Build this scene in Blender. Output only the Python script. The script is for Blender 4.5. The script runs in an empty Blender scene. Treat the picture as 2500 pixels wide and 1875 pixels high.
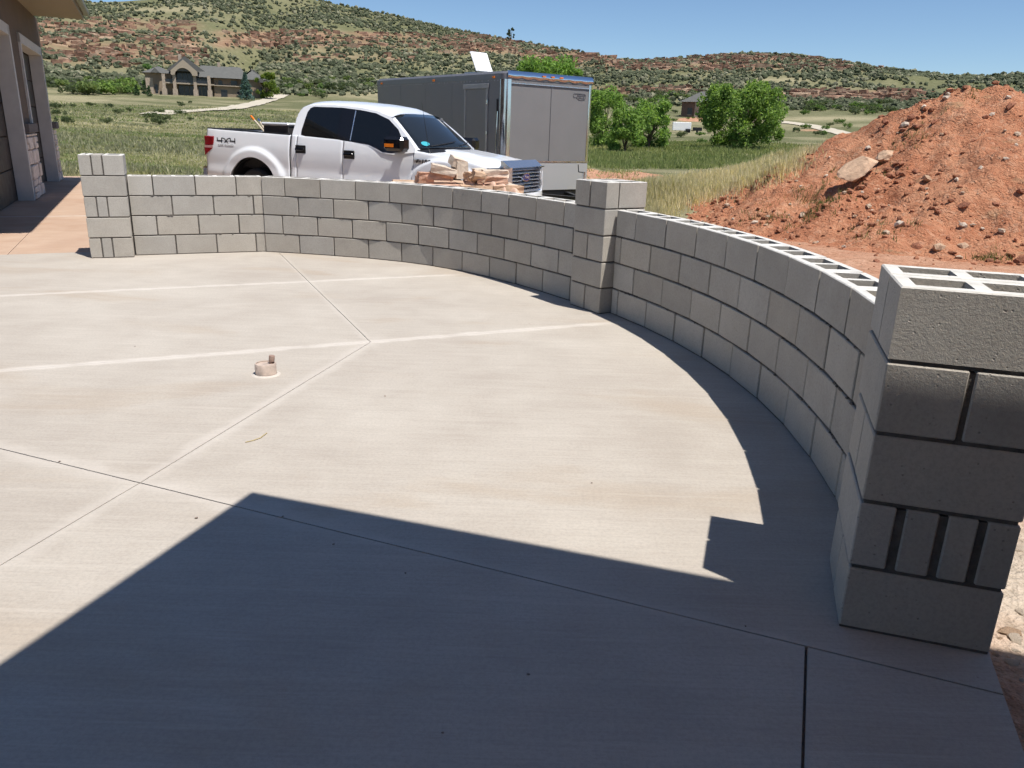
import bpy, bmesh, math, random
import numpy as np
from mathutils import Vector, Matrix

random.seed(7)
RNG = np.random.default_rng(11)
SC = bpy.context.scene
COL = SC.collection
R = math.radians

# ------------------------------------------------------------------ camera
F, PITCH, ROLL, CH = 1902.0, 0.3137, 0.0319, 1.354          # focal length in px of a 2500 px wide frame
cam_d = bpy.data.cameras.new("camera"); cam = bpy.data.objects.new("camera", cam_d); COL.objects.link(cam)
cam_d.sensor_width = 36.0; cam_d.lens = 36.0 * F / 2500.0; cam_d.clip_start = 0.05; cam_d.clip_end = 6000
_fw = Vector((0, math.cos(PITCH), -math.sin(PITCH))); _up0 = Vector((0, math.sin(PITCH), math.cos(PITCH))); _rt0 = Vector((1, 0, 0))
_rt = math.cos(ROLL) * _rt0 + math.sin(ROLL) * _up0; _up = -math.sin(ROLL) * _rt0 + math.cos(ROLL) * _up0
cam.matrix_world = Matrix(((_rt.x, _up.x, -_fw.x, 0), (_rt.y, _up.y, -_fw.y, 0), (_rt.z, _up.z, -_fw.z, CH), (0, 0, 0, 1)))
SC.camera = cam

# ------------------------------------------------------------------ sky, sun, exposure
SUNV = Vector((0.335, -0.305, 1.016)).normalized()            # towards the sun
world = bpy.data.worlds.new("World"); SC.world = world; world.use_nodes = True
wn = world.node_tree.nodes; wl = world.node_tree.links
sky = wn.new("ShaderNodeTexSky"); sky.sky_type = 'NISHITA'; sky.sun_disc = False
sky.sun_elevation = math.asin(SUNV.z); sky.sun_rotation = math.atan2(SUNV.x, SUNV.y)
sky.altitude = 1700; sky.air_density = 1.0; sky.dust_density = 0.25; sky.ozone_density = 2.0
bg = wn.get("Background") or wn.new("ShaderNodeBackground"); bg.inputs[1].default_value = 0.085
tint = wn.new("ShaderNodeMix"); tint.data_type = 'RGBA'; tint.blend_type = 'MULTIPLY'; tint.inputs[0].default_value = 1.0; tint.inputs[7].default_value = (0.94, 1.04, 1.13, 1)
wl.new(sky.outputs[0], tint.inputs[6]); wl.new(tint.outputs[2], bg.inputs[0])
sun_d = bpy.data.lights.new("sun", 'SUN'); sun_d.energy = 5.0; sun_d.angle = R(0.53); sun_d.color = (1.0, 0.955, 0.89)
sun = bpy.data.objects.new("sun", sun_d); COL.objects.link(sun); sun.rotation_euler = SUNV.to_track_quat('Z', 'Y').to_euler()
SC.view_settings.view_transform = 'Standard'; SC.view_settings.look = 'None'
SC.view_settings.exposure = 0.29; SC.view_settings.gamma = 1.0
SC.render.engine = 'CYCLES'
SC.cycles.use_denoising = True; SC.cycles.adaptive_threshold = 0.03; SC.cycles.use_light_tree = False; SC.cycles.caustics_reflective = False; SC.cycles.caustics_refractive = False
SC.cycles.max_bounces = 5; SC.cycles.diffuse_bounces = 4; SC.cycles.glossy_bounces = 3; SC.cycles.transmission_bounces = 2

# ------------------------------------------------------------------ helpers
def tag(o, label=None, cat=None, group=None, kind=None):
    if label: o["label"] = label
    if cat:
        o["category"] = cat
        if not kind: o["kind"] = "thing"
    if group: o["group"] = group
    if kind: o["kind"] = kind
    return o

def empty(name, loc=(0, 0, 0), rz=0.0):
    o = bpy.data.objects.new(name, None); COL.objects.link(o)
    o.location = loc; o.rotation_euler = (0, 0, rz); o.empty_display_size = 0.1
    return o

def fastmesh(name, V, Fc, mats=None, smooth=False, col=None, midx=None):
    V = np.asarray(V, dtype=np.float32).reshape(-1, 3); Fc = np.asarray(Fc, dtype=np.int32)
    me = bpy.data.meshes.new(name); k = Fc.shape[1]
    me.vertices.add(len(V)); me.vertices.foreach_set("co", V.ravel())
    me.loops.add(Fc.size); me.loops.foreach_set("vertex_index", Fc.ravel())
    me.polygons.add(len(Fc)); me.polygons.foreach_set("loop_start", np.arange(0, Fc.size, k, dtype=np.int32))
    try: me.polygons.foreach_set("loop_total", np.full(len(Fc), k, dtype=np.int32))
    except Exception: pass
    if midx is not None: me.polygons.foreach_set("material_index", np.asarray(midx, dtype=np.int32))
    me.polygons.foreach_set("use_smooth", np.full(len(Fc), smooth, dtype=bool))
    if col is not None:
        a = me.attributes.new("col", 'FLOAT_COLOR', 'POINT')
        c = np.ones((len(V), 4), dtype=np.float32); c[:, :3] = col; a.data.foreach_set("color", c.ravel())
    for m in (mats or []): me.materials.append(m)
    me.update(); me.validate()
    return me

def obj(name, me, parent=None, loc=None, rot=None):
    o = bpy.data.objects.new(name, me); COL.objects.link(o)
    if parent is not None: o.parent = parent
    if loc is not None: o.location = loc
    if rot is not None: o.rotation_euler = rot
    return o

class MB:
    """collects polygons for one mesh"""
    def __init__(s): s.v = []; s.f = []
    def add(s, V, Fc):
        n = len(s.v); s.v += [tuple(map(float, p)) for p in V]; s.f += [tuple(i + n for i in f) for f in Fc]; return s
    def box(s, x0, x1, y0, y1, z0, z1, M=None):
        V = [(x0,y0,z0),(x1,y0,z0),(x1,y1,z0),(x0,y1,z0),(x0,y0,z1),(x1,y0,z1),(x1,y1,z1),(x0,y1,z1)]
        if M is not None: V = [tuple(M @ Vector(p)) for p in V]
        return s.add(V, [(0,3,2,1),(4,5,6,7),(0,1,5,4),(1,2,6,5),(2,3,7,6),(3,0,4,7)])
    def tube(s, pts, rad, n=8, cap=True):
        pts = [Vector([float(c) for c in p]) for p in pts]; rr = rad if isinstance(rad, (list, tuple)) else [rad] * len(pts)
        V = []
        for i, p in enumerate(pts):
            d = (pts[min(i+1, len(pts)-1)] - pts[max(i-1, 0)]).normalized()
            a = d.orthogonal().normalized(); b = d.cross(a)
            if i and True:
                a = (pa - d * pa.dot(d)).normalized(); b = d.cross(a)
            pa = a
            for k in range(n):
                t = 2*math.pi*k/n; V.append(p + float(rr[i])*(a*math.cos(t)+b*math.sin(t)))
        Fc = []
        for i in range(len(pts)-1):
            for k in range(n):
                Fc.append((i*n+k, i*n+(k+1) % n, (i+1)*n+(k+1) % n, (i+1)*n+k))
        if cap:
            Fc.append(tuple(range(n-1, -1, -1))); Fc.append(tuple((len(pts)-1)*n+k for k in range(n)))
        return s.add(V, Fc)
    def lathe(s, prof, n=20, M=None):
        V = []
        for r_, z in prof:
            for k in range(n):
                t = 2*math.pi*k/n; p = Vector((r_*math.cos(t), r_*math.sin(t), z)); V.append(tuple(M @ p) if M else tuple(p))
        Fc = []
        for i in range(len(prof)-1):
            for k in range(n): Fc.append((i*n+k, i*n+(k+1) % n, (i+1)*n+(k+1) % n, (i+1)*n+k))
        Fc.append(tuple(range(n-1, -1, -1))); Fc.append(tuple((len(prof)-1)*n+k for k in range(n)))
        return s.add(V, Fc)
    def prism(s, poly, h0, h1, M=None):
        """poly = list of (x,y); extruded in z"""
        n = len(poly); V = [(x, y, h0) for x, y in poly] + [(x, y, h1) for x, y in poly]
        if M is not None: V = [tuple(M @ Vector(p)) for p in V]
        Fc = [tuple(range(n-1, -1, -1)), tuple(range(n, 2*n))] + [(i, (i+1) % n, n+(i+1) % n, n+i) for i in range(n)]
        return s.add(V, Fc)
    def grid(s, P):
        """P[i][j] points"""
        n, m = len(P), len(P[0]); V = [p for row in P for p in row]
        return s.add(V, [(i*m+j, i*m+j+1, (i+1)*m+j+1, (i+1)*m+j) for i in range(n-1) for j in range(m-1)])
    def mesh(s, name, mats=None, smooth=False, bevel=0.0, recalc=True, autosmooth=None):
        me = bpy.data.meshes.new(name); me.from_pydata(s.v, [], s.f)
        if bevel or recalc:
            bm = bmesh.new(); bm.from_mesh(me)
            if recalc: bmesh.ops.recalc_face_normals(bm, faces=bm.faces)
            if bevel: bmesh.ops.bevel(bm, geom=list(bm.edges), offset=bevel, segments=1, affect='EDGES', profile=0.5, clamp_overlap=True)
            bm.to_mesh(me); bm.free()
        for m in (mats if isinstance(mats, (list, tuple)) else [mats] if mats else []): me.materials.append(m)
        if smooth: me.polygons.foreach_set("use_smooth", [True]*len(me.polygons))
        if autosmooth is not None:
            try: me.set_sharp_from_angle(angle=autosmooth)
            except Exception: pass
        me.update(); return me
    def build(s, name, mats=None, parent=None, loc=None, rot=None, **kw):
        return obj(name, s.mesh(name, mats, **kw), parent, loc, rot)

# value noise, vectorised
_perm = np.random.default_rng(5).random((256, 256)).astype(np.float64)
def vnoise(x, y):
    x = np.asarray(x, float); y = np.asarray(y, float)
    xi = np.floor(x).astype(int); yi = np.floor(y).astype(int); fx = x-xi; fy = y-yi
    fx = fx*fx*(3-2*fx); fy = fy*fy*(3-2*fy)
    g = lambda a, b: _perm[a & 255, b & 255]
    return (g(xi, yi)*(1-fx)+g(xi+1, yi)*fx)*(1-fy)+(g(xi, yi+1)*(1-fx)+g(xi+1, yi+1)*fx)*fy
def fbm(x, y, o=4, g=0.5):
    s = 0; a = 1; t = 0
    for i in range(o):
        s = s+a*vnoise(x*2**i+17.3*i, y*2**i+9.1*i); t += a; a *= g
    return s/t-0.5
def sstep(a, b, x): t = np.clip((np.asarray(x, float)-a)/(b-a), 0, 1); return t*t*(3-2*t)

def ray(u, v):
    u = float(u); v = float(v)
    return _fw + ((u-1250)/F)*_rt - ((v-937.5)/F)*_up
def project(P):
    P = np.atleast_2d(np.asarray(P, float)) - np.array([0, 0, CH])
    d = P @ np.array(_fw); return np.stack([1250+F*(P @ np.array(_rt))/d, 937.5-F*(P @ np.array(_up))/d], 1)

# ------------------------------------------------------------------ materials
class NT:
    def __init__(s, name):
        s.m = bpy.data.materials.new(name); s.m.use_nodes = True
        s.t = s.m.node_tree; s.n = s.t.nodes; s.l = s.t.links
        s.b = s.n.get("Principled BSDF")
    def new(s, t, **kw):
        n = s.n.new(t)
        for k, v in kw.items(): setattr(n, k, v)
        return n
    def sock(s, inp, v):
        if v is None: return
        if hasattr(v, "is_output") or isinstance(v, bpy.types.NodeSocket): s.l.new(v, inp)
        else:
            if inp.type == 'RGBA' and len(v) == 3: v = (*v, 1)
            inp.default_value = v
    def coord(s, which="Object"): return s.new("ShaderNodeTexCoord").outputs[which]
    def pos(s): return s.new("ShaderNodeNewGeometry").outputs["Position"]
    def mapping(s, vec, scale=(1, 1, 1), rot=(0, 0, 0), loc=(0, 0, 0)):
        n = s.new("ShaderNodeMapping"); s.l.new(vec, n.inputs[0]); n.inputs[1].default_value = loc; n.inputs[2].default_value = rot; n.inputs[3].default_value = scale
        return n.outputs[0]
    def noise(s, vec, scale, detail=4, rough=0.55, dist=0.0, out=0):
        n = s.new("ShaderNodeTexNoise"); s.l.new(vec, n.inputs["Vector"]); n.inputs["Scale"].default_value = scale
        n.inputs["Detail"].default_value = detail; n.inputs["Roughness"].default_value = rough; n.inputs["Distortion"].default_value = dist
        return n.outputs[out]
    def voro(s, vec, scale, feature='F1', out="Distance", rnd=1.0):
        n = s.new("ShaderNodeTexVoronoi", feature=feature); s.l.new(vec, n.inputs["Vector"]); n.inputs["Scale"].default_value = scale
        n.inputs["Randomness"].default_value = rnd
        return n.outputs[out]
    def ramp(s, fac, stops, interp='LINEAR'):
        n = s.new("ShaderNodeValToRGB"); s.l.new(fac, n.inputs[0]); e = n.color_ramp.elements; n.color_ramp.interpolation = interp
        while len(e) < len(stops): e.new(0.5)
        for k, (p, c) in enumerate(stops):
            e[k].position = p; e[k].color = (*c, 1) if len(c) == 3 else c
        return n.outputs[0]
    def mix(s, fac, a, b, mode='MIX'):
        n = s.new("ShaderNodeMix", data_type='RGBA', blend_type=mode)
        s.sock(n.inputs[0], fac); s.sock(n.inputs[6], a); s.sock(n.inputs[7], b); return n.outputs[2]
    def math(s, op, a, b=None, c=None, clamp=False):
        n = s.new("ShaderNodeMath", operation=op); n.use_clamp = clamp
        for i, v in enumerate((a, b, c)):
            if v is not None: s.sock(n.inputs[i], v)
        return n.outputs[0]
    def vmath(s, op, a, b=None, out=0):
        n = s.new("ShaderNodeVectorMath", operation=op); s.sock(n.inputs[0], a)
        if b is not None: s.sock(n.inputs[1], b)
        return n.outputs[out]
    def maprange(s, v, a, b, c=0.0, d=1.0, kind='SMOOTHSTEP'):
        n = s.new("ShaderNodeMapRange", interpolation_type=kind); s.sock(n.inputs[0], v)
        for i, q in enumerate((a, b, c, d)): n.inputs[i+1].default_value = q
        return n.outputs[0]
    def attr(s, name, out="Color"):
        n = s.new("ShaderNodeAttribute"); n.attribute_name = name; return n.outputs[out]
    def bump(s, h, strength=0.5, dist=0.01, normal=None):
        n = s.new("ShaderNodeBump"); s.l.new(h, n.inputs["Height"]); n.inputs["Strength"].default_value = strength; n.inputs["Distance"].default_value = dist
        if normal is not None: s.l.new(normal, n.inputs["Normal"])
        return n.outputs[0]
    def rand(s): return s.new("ShaderNodeObjectInfo").outputs["Random"]
    def out(s, col=None, rough=0.8, metal=0.0, normal=None, spec=None, **kw):
        s.sock(s.b.inputs["Base Color"], col); s.sock(s.b.inputs["Roughness"], rough); s.sock(s.b.inputs["Metallic"], metal)
        if normal is not None: s.l.new(normal, s.b.inputs["Normal"])
        if spec is not None: s.b.inputs["Specular IOR Level"].default_value = spec
        for k, v in kw.items(): s.sock(s.b.inputs[k.replace("_", " ")], v)
        return s.m

def simple(name, col, rough=0.6, metal=0.0, var=0.12, scale=6.0, bump=0.0, bscale=60.0, spec=None, bdist=0.003):
    k = NT(name); c = k.coord(); n = k.noise(c, scale, 5, 0.6)
    lo = tuple(x*(1-var) for x in col); hi = tuple(min(1, x*(1+var)) for x in col)
    colr = k.ramp(n, [(0.3, lo), (0.7, hi)])
    nm = k.bump(k.noise(c, bscale, 4, 0.6), bump, bdist) if bump else None
    rr = k.maprange(n, 0.3, 0.7, max(0.02, rough*0.85), min(1, rough*1.15))
    return k.out(colr, rr, metal, nm, spec)

# concrete masonry block
def mat_block():
    k = NT("cmu_block"); rnd = k.rand()
    sc = k.new("ShaderNodeVectorMath", operation='SCALE'); sc.inputs[0].default_value = (37.0, 19.0, 53.0); k.l.new(rnd, sc.inputs[3])
    c = k.vmath('ADD', k.coord(), sc.outputs[0])
    tone = k.maprange(rnd, 0, 1, 0.86, 1.04, 'LINEAR')
    n1 = k.noise(c, 4.0, 4, 0.65); n2 = k.noise(c, 90.0, 3, 0.7)
    base = k.ramp(n1, [(0.25, (0.385, 0.365, 0.33)), (0.55, (0.435, 0.415, 0.38)), (0.8, (0.475, 0.455, 0.42))])
    warm = k.mix(k.maprange(k.math('FRACT', k.math('MULTIPLY', rnd, 7.13)), 0.0, 1.0, 0.25, 0.75, 'LINEAR'), (1, 1, 1), (1.0, 0.94, 0.86))
    base = k.mix(1.0, base, warm, 'MULTIPLY')
    g = k.new("ShaderNodeCombineColor"); [k.l.new(tone, g.inputs[i]) for i in range(3)]
    base = k.mix(1.0, base, g.outputs[0], 'MULTIPLY')
    base = k.mix(k.maprange(n2, 0.35, 0.6, 0.22, 0.0), base, (0.2, 0.19, 0.175))
    pits = k.maprange(k.voro(c, 55.0), 0.05, 0.22)
    pmask = k.maprange(k.noise(c, 22, 2, 0.5), 0.5, 0.62)
    pit = k.math('MULTIPLY', k.math('SUBTRACT', 1.0, pits), pmask)
    base = k.mix(k.math('MULTIPLY', pit, 0.5), base, (0.13, 0.12, 0.11))
    h = k.math('ADD', k.math('MULTIPLY', n2, 0.6), k.math('MULTIPLY', k.noise(c, 260, 3, 0.6), 0.5))
    h = k.math('SUBTRACT', h, k.math('MULTIPLY', pit, 0.9))
    h = k.math('ADD', h, k.math('MULTIPLY', n1, 0.5))
    return k.out(base, 0.93, 0, k.bump(h, 0.75, 0.0035), 0.25)
M_block = mat_block()
M_mortar = simple("mortar", (0.115, 0.102, 0.09), 0.95, var=0.35, scale=25, bump=0.9, bscale=90, spec=0.2, bdist=0.006)
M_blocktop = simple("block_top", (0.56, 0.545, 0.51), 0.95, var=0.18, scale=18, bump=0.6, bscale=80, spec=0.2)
M_grout = simple("grout", (0.36, 0.35, 0.31), 0.95, var=0.2, scale=30, bump=0.9, bscale=70, spec=0.2, bdist=0.008)

# patio concrete: world position based, with pale dust along the joints
JOINTS = [((-4.049, 6.006), (-0.711, 7.529), 0.04, 0.62), ((-2.85, 4.118), (0.662, 5.712), 0.042, 0.66),
          ((-2.396, 8.126), (-0.943, 4.975), 0.035, 0.2), ((-0.943, 4.975), (-1.445, 2.764), 0.055, 0.30), ((-1.445, 2.764), (-1.576, 2.24), 0.05, 0.22),
          ((-2.175, 3.056), (-0.70, 2.487), 0.06, 0.28), ((-0.70, 2.487), (0.852, 1.867), 0.03, 0.2)]
def mat_concrete(name, c0, c1, joints, streak=-0.37):
    k = NT(name); p = k.pos(); p = k.mapping(p, (1, 1, 0))
    big = k.noise(p, 0.55, 3, 0.6, 0.4); mid = k.noise(p, 2.3, 4, 0.65, 0.3)
    st = k.mapping(p, (0.7, 9, 1), (0, 0, -streak)); stn = k.noise(st, 2.0, 3, 0.65)
    st2 = k.mapping(p, (1.6, 48, 1), (0, 0, -streak)); fine = k.noise(st2, 2.0, 3, 0.75)
    gr = k.noise(p, 70, 4, 0.85)
    f = k.math('ADD', k.math('MULTIPLY', big, 0.5), k.math('ADD', k.math('MULTIPLY', mid, 0.34), k.math('MULTIPLY', stn, 0.16)))
    col = k.ramp(f, [(0.40, c0), (0.5, tuple((a+b)/2 for a, b in zip(c0, c1))), (0.60, c1)])
    # tan rusty stains with a shape of their own
    stn_m = k.maprange(k.noise(k.mapping(p, (0.6, 1.3, 1), (0, 0, -0.3), (3.1, 1.7, 0)), 1.1, 4, 0.55, 0.5), 0.53, 0.70, 0, 0.42)
    col = k.mix(stn_m, col, tuple(a*b for a, b in zip(c0, (0.96, 0.86, 0.74))))
    col = k.mix(k.maprange(gr, 0.36, 0.60, 0.22, 0.0), col, (0.20, 0.18, 0.16))
    col = k.mix(k.maprange(fine, 0.36, 0.56, 0.12, 0.0), col, (0.22, 0.19, 0.165))
    col = k.mix(k.maprange(k.noise(k.mapping(p, (0.5, 14, 1), (0, 0, -streak), (5, 2, 0)), 2.0, 3, 0.7), 0.54, 0.72, 0, 0.28), col, (0.52, 0.47, 0.41))
    spots = k.math('MULTIPLY', k.maprange(k.voro(p, 9.0), 0.0, 0.045, 1, 0), k.maprange(k.noise(p, 3.1, 2), 0.55, 0.6))
    col = k.mix(k.math('MULTIPLY', spots, 0.5), col, (0.14, 0.11, 0.09))
    rag = k.noise(p, 5.5, 3, 0.65)
    tot = None
    for (a, b, w, s) in joints:
        ax, ay = a; bx, by = b; L = math.hypot(bx-ax, by-ay); dx, dy = (bx-ax)/L, (by-ay)/L
        q = k.vmath('SUBTRACT', p, (ax, ay, 0)); t = k.vmath('DOT_PRODUCT', q, (dx, dy, 0), out=1)
        n = k.math('ABSOLUTE', k.vmath('DOT_PRODUCT', q, (-dy, dx, 0), out=1))
        n = k.math('ADD', n, k.math('MULTIPLY', k.math('SUBTRACT', rag, 0.5), w*2.2))
        m = k.math('MULTIPLY', k.maprange(n, w*0.12, w*1.5, s, 0), k.math('MULTIPLY', k.maprange(t, -0.30, 0.05), k.maprange(t, L-0.05, L+0.30, 1, 0)))
        tot = m if tot is None else k.math('MAXIMUM', tot, m)
    if tot is not None: col = k.mix(tot, col, (0.60, 0.555, 0.50))
    h = k.math('ADD', k.math('MULTIPLY', fine, 0.5), k.math('MULTIPLY', gr, 0.5))
    return k.out(col, 0.86, 0, k.bump(h, 0.5, 0.004), 0.3)
M_conc = mat_concrete("patio_concrete", (0.395, 0.350, 0.300), (0.480, 0.437, 0.380), JOINTS)
M_walk = mat_concrete("walkway_concrete", (0.42, 0.275, 0.19), (0.51, 0.365, 0.265), [((-8.6, 10.4), (-6.2, 11.5), 0.05, 0.5)])

# generic painted etc.
M_white = NT("truck_paint"); M_white = M_white.out((0.74, 0.76, 0.79), 0.16, 0.0, None, 0.5, Coat_Weight=0.35, Coat_Roughness=0.05)
M_black = simple("black_plastic", (0.012, 0.012, 0.014), 0.42, var=0.2, scale=20)
M_blackgloss = NT("black_gloss").out((0.008, 0.008, 0.010), 0.08, 0, None, 0.5)
M_glass = NT("tinted_glass").out((0.006, 0.007, 0.008), 0.03, 0, None, 0.55)
M_wind = NT("windshield_glass").out((0.016, 0.02, 0.024), 0.03, 0, None, 0.75)
M_chrome = NT("chrome").out((0.75, 0.77, 0.80), 0.12, 1.0)
M_rubber = simple("tyre_rubber", (0.02, 0.02, 0.02), 0.85, var=0.3, scale=30)
M_alu = simple("aluminium", (0.72, 0.73, 0.75), 0.28, 1.0, var=0.08, scale=8)
M_red = NT("tail_lamp_red").out((0.22, 0.008, 0.012), 0.12, 0, None, 0.5)
M_pink = NT("tail_lamp_clear").out((0.55, 0.30, 0.30), 0.15)
M_orange = NT("indicator_orange").out((0.75, 0.20, 0.02), 0.15)
M_lens = NT("headlamp_lens").out((0.45, 0.48, 0.52), 0.08, 0.3)
M_teal = NT("sticker_teal").out((0.03, 0.35, 0.42), 0.4)
M_blue = NT("oval_blue").out((0.012, 0.035, 0.16), 0.12)
M_grey_logo = NT("logo_grey").out((0.11, 0.11, 0.12), 0.4)
M_greytxt = NT("letter_grey").out((0.33, 0.33, 0.33), 0.4)

# ------------------------------------------------------------------ terrain
RIDGE_UV = [(-700, -70), (-300, -40), (0, 0), (120, 8), (200, 6), (300, 3), (380, -3), (480, -16), (620, -26), (720, -14), (790, 3), (880, 22), (980, 42), (1060, 62), (1150, 80),
            (1260, 99), (1330, 112), (1380, 120), (1430, 128), (1500, 142), (1570, 149), (1640, 143), (1750, 134), (1850, 132), (1950, 137),
            (2050, 150), (2150, 166), (2300, 183), (2500, 190), (2800, 200), (3200, 215)]
_raz = []; _re = []
for _u, _v in RIDGE_UV:
    d = ray(_u, _v); _raz.append(math.atan2(d.x, d.y)); _re.append(d.z/math.hypot(d.x, d.y))
_raz = np.array(_raz); _re = np.array(_re)
def az_of(u, v=300.0): d = ray(u, v); return math.atan2(d.x, d.y)
_RL = np.array([(0, -.07), (8, -.08), (18, -.10), (22, -.16), (32, -.3), (45, -.4), (80, 0.1), (120, 1.3), (180, 4.2), (250, 8.2), (320, 11.5), (420, 17)])
_RR = np.array([(0, -.07), (8, -.08), (10, -.14), (12, -.21), (15, -.33), (18, -.42), (25, -.5), (45, -.6), (100, 0.0), (150, 0.7), (210, 2.5), (260, 7.0), (330, 11.6), (420, 16)])
RF, RRI = 300.0, 860.0
def terrain(x, y, detail=True):
    x = np.asarray(x, float); y = np.asarray(y, float)
    r = np.hypot(x, y); az = np.arctan2(x, y)
    zl = np.interp(r, _RL[:, 0], _RL[:, 1]); zr = np.interp(r, _RR[:, 0], _RR[:, 1])
    kL = sstep(-0.30, -0.46, az) * sstep(60, 30, r) + sstep(0.10, -0.15, az) * sstep(30, 60, r)
    zv = zl*kL+zr*(1-kL)
    # hill
    kf = sstep(0.15, -0.2, az); rf = 262+(RF-262+45)*(1-kf); rr_ = RRI*(1-0.18*sstep(-0.15, 0.2, az))
    zfl = np.interp(rf, _RL[:, 0], _RL[:, 1]); zfr = np.interp(rf, _RR[:, 0], _RR[:, 1]); zf = zfl*kf+zfr*(1-kf)
    ef = (zf-CH)/rf; er = np.interp(az, _raz, _re)
    t = np.clip((r-rf)/(rr_-rf), 0, 1.0)
    e = ef+(er-ef)*t**0.92
    hz = CH+np.minimum(r, rr_)*e-np.maximum(r-rr_, 0)*0.18
    z = np.where(r < rf, zv, hz)
    if detail:
        a = np.sin(np.pi*np.clip(t, 0, 1))**0.7
        z = z+a*(22*fbm(x/160+3, y/160+7, 3)+7*fbm(x/34, y/34, 3))
        # draw between the two left hills
        azg = az_of(470)+0.13*t; z = z-16*a*np.exp(-((az-azg)/0.03)**2)
        azg2 = az_of(1480)-0.05*t; z = z-9*a*np.exp(-((az-azg2)/0.035)**2)
        m = sstep(28, 60, r)*sstep(rf+30, rf-30, r)
        z = z+m*(0.9*fbm(x/23, y/23, 3)+0.25*fbm(x/5, y/5, 2))
        # low berm of earth behind the trailer
        z = z+0.55*np.exp(-((r-33-3*np.sin(az*20))/2.6)**2)*sstep(0.02, 0.08, az)*sstep(0.42, 0.25, az)*(0.75+0.8*fbm(x/2.2, y/2.2, 3))
        bx, by = x-3.5, y-19.9; dx, dy = 0.837, 0.547; tb = bx*dx+by*dy; nb = -bx*dy+by*dx; Lb = 7.2; q = np.clip(tb/Lb, 0, 1)
        over = np.where(tb < 0, tb/0.9, np.where(tb > Lb, (tb-Lb)/3.0, 0)); z = z+(0.62+0.72*q)*np.exp(-(nb/np.where(nb < 0, 2.4, 2.0))**2-over**2)*(1+0.25*fbm(x/1.6, y/1.6, 3))
        z = z+sstep(8, 12, r)*sstep(40, 30, r)*0.10*fbm(x/1.1, y/1.1, 3)*sstep(-0.25, -0.1, az)
    return z
def gz(x, y): return float(terrain(np.array([x]), np.array([y]))[0])
def ground_at(u, v, rmin=14.0, rmax=1100.0):
    d = ray(u, v); h = math.hypot(d.x, d.y); rs = np.geomspace(rmin, rmax, 3000)
    X = d.x/h*rs; Y = d.y/h*rs; Z = CH+d.z/h*rs; T = terrain(X, Y); k = np.argmax(Z < T)
    return Vector((X[k], Y[k], T[k]))
def at_dist(u, r, v=300.0):
    a = az_of(u, v); x, y = r*math.sin(a), r*math.cos(a); return Vector((x, y, gz(x, y)))

def bandmask(u, v):
    """where red rock shows on the hillsides (a property of the ground)"""
    n = fbm(u/60+4, v/11, 4)*2.2; n2 = fbm(u/140, v/40+8, 3)*2
    def b(u0, u1, v0, v1, soft=12): return sstep(u0-50, u0+20, u)*sstep(u1+50, u1-20, u)*sstep(v0-soft, v0+4, v)*sstep(v1+soft, v1-4, v)
    m = 0.9*b(90, 470, 62, 150, 22)
    vv = v-0.035*(u-540)
    m = np.maximum(m, 0.95*b(540, 1180, 80, 112)*sstep(60, 75, vv))
    m = np.maximum(m, b(1090, 1260, 88, 126))
    m = np.maximum(m, 0.8*b(1290, 1480, 118, 160))
    m = np.maximum(m, 0.95*b(1480, 2160, 138, 170, 9))
    m = np.maximum(m, 0.6*b(1400, 1800, 212, 232, 6)); m = np.maximum(m, 1.2*b(1820, 2230, 222, 246, 6))
    m = np.maximum(m, 0.5*b(700, 1000, 128, 150))
    return np.clip(m*(0.75+n)+0.25*n2*m, 0, 1)

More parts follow.
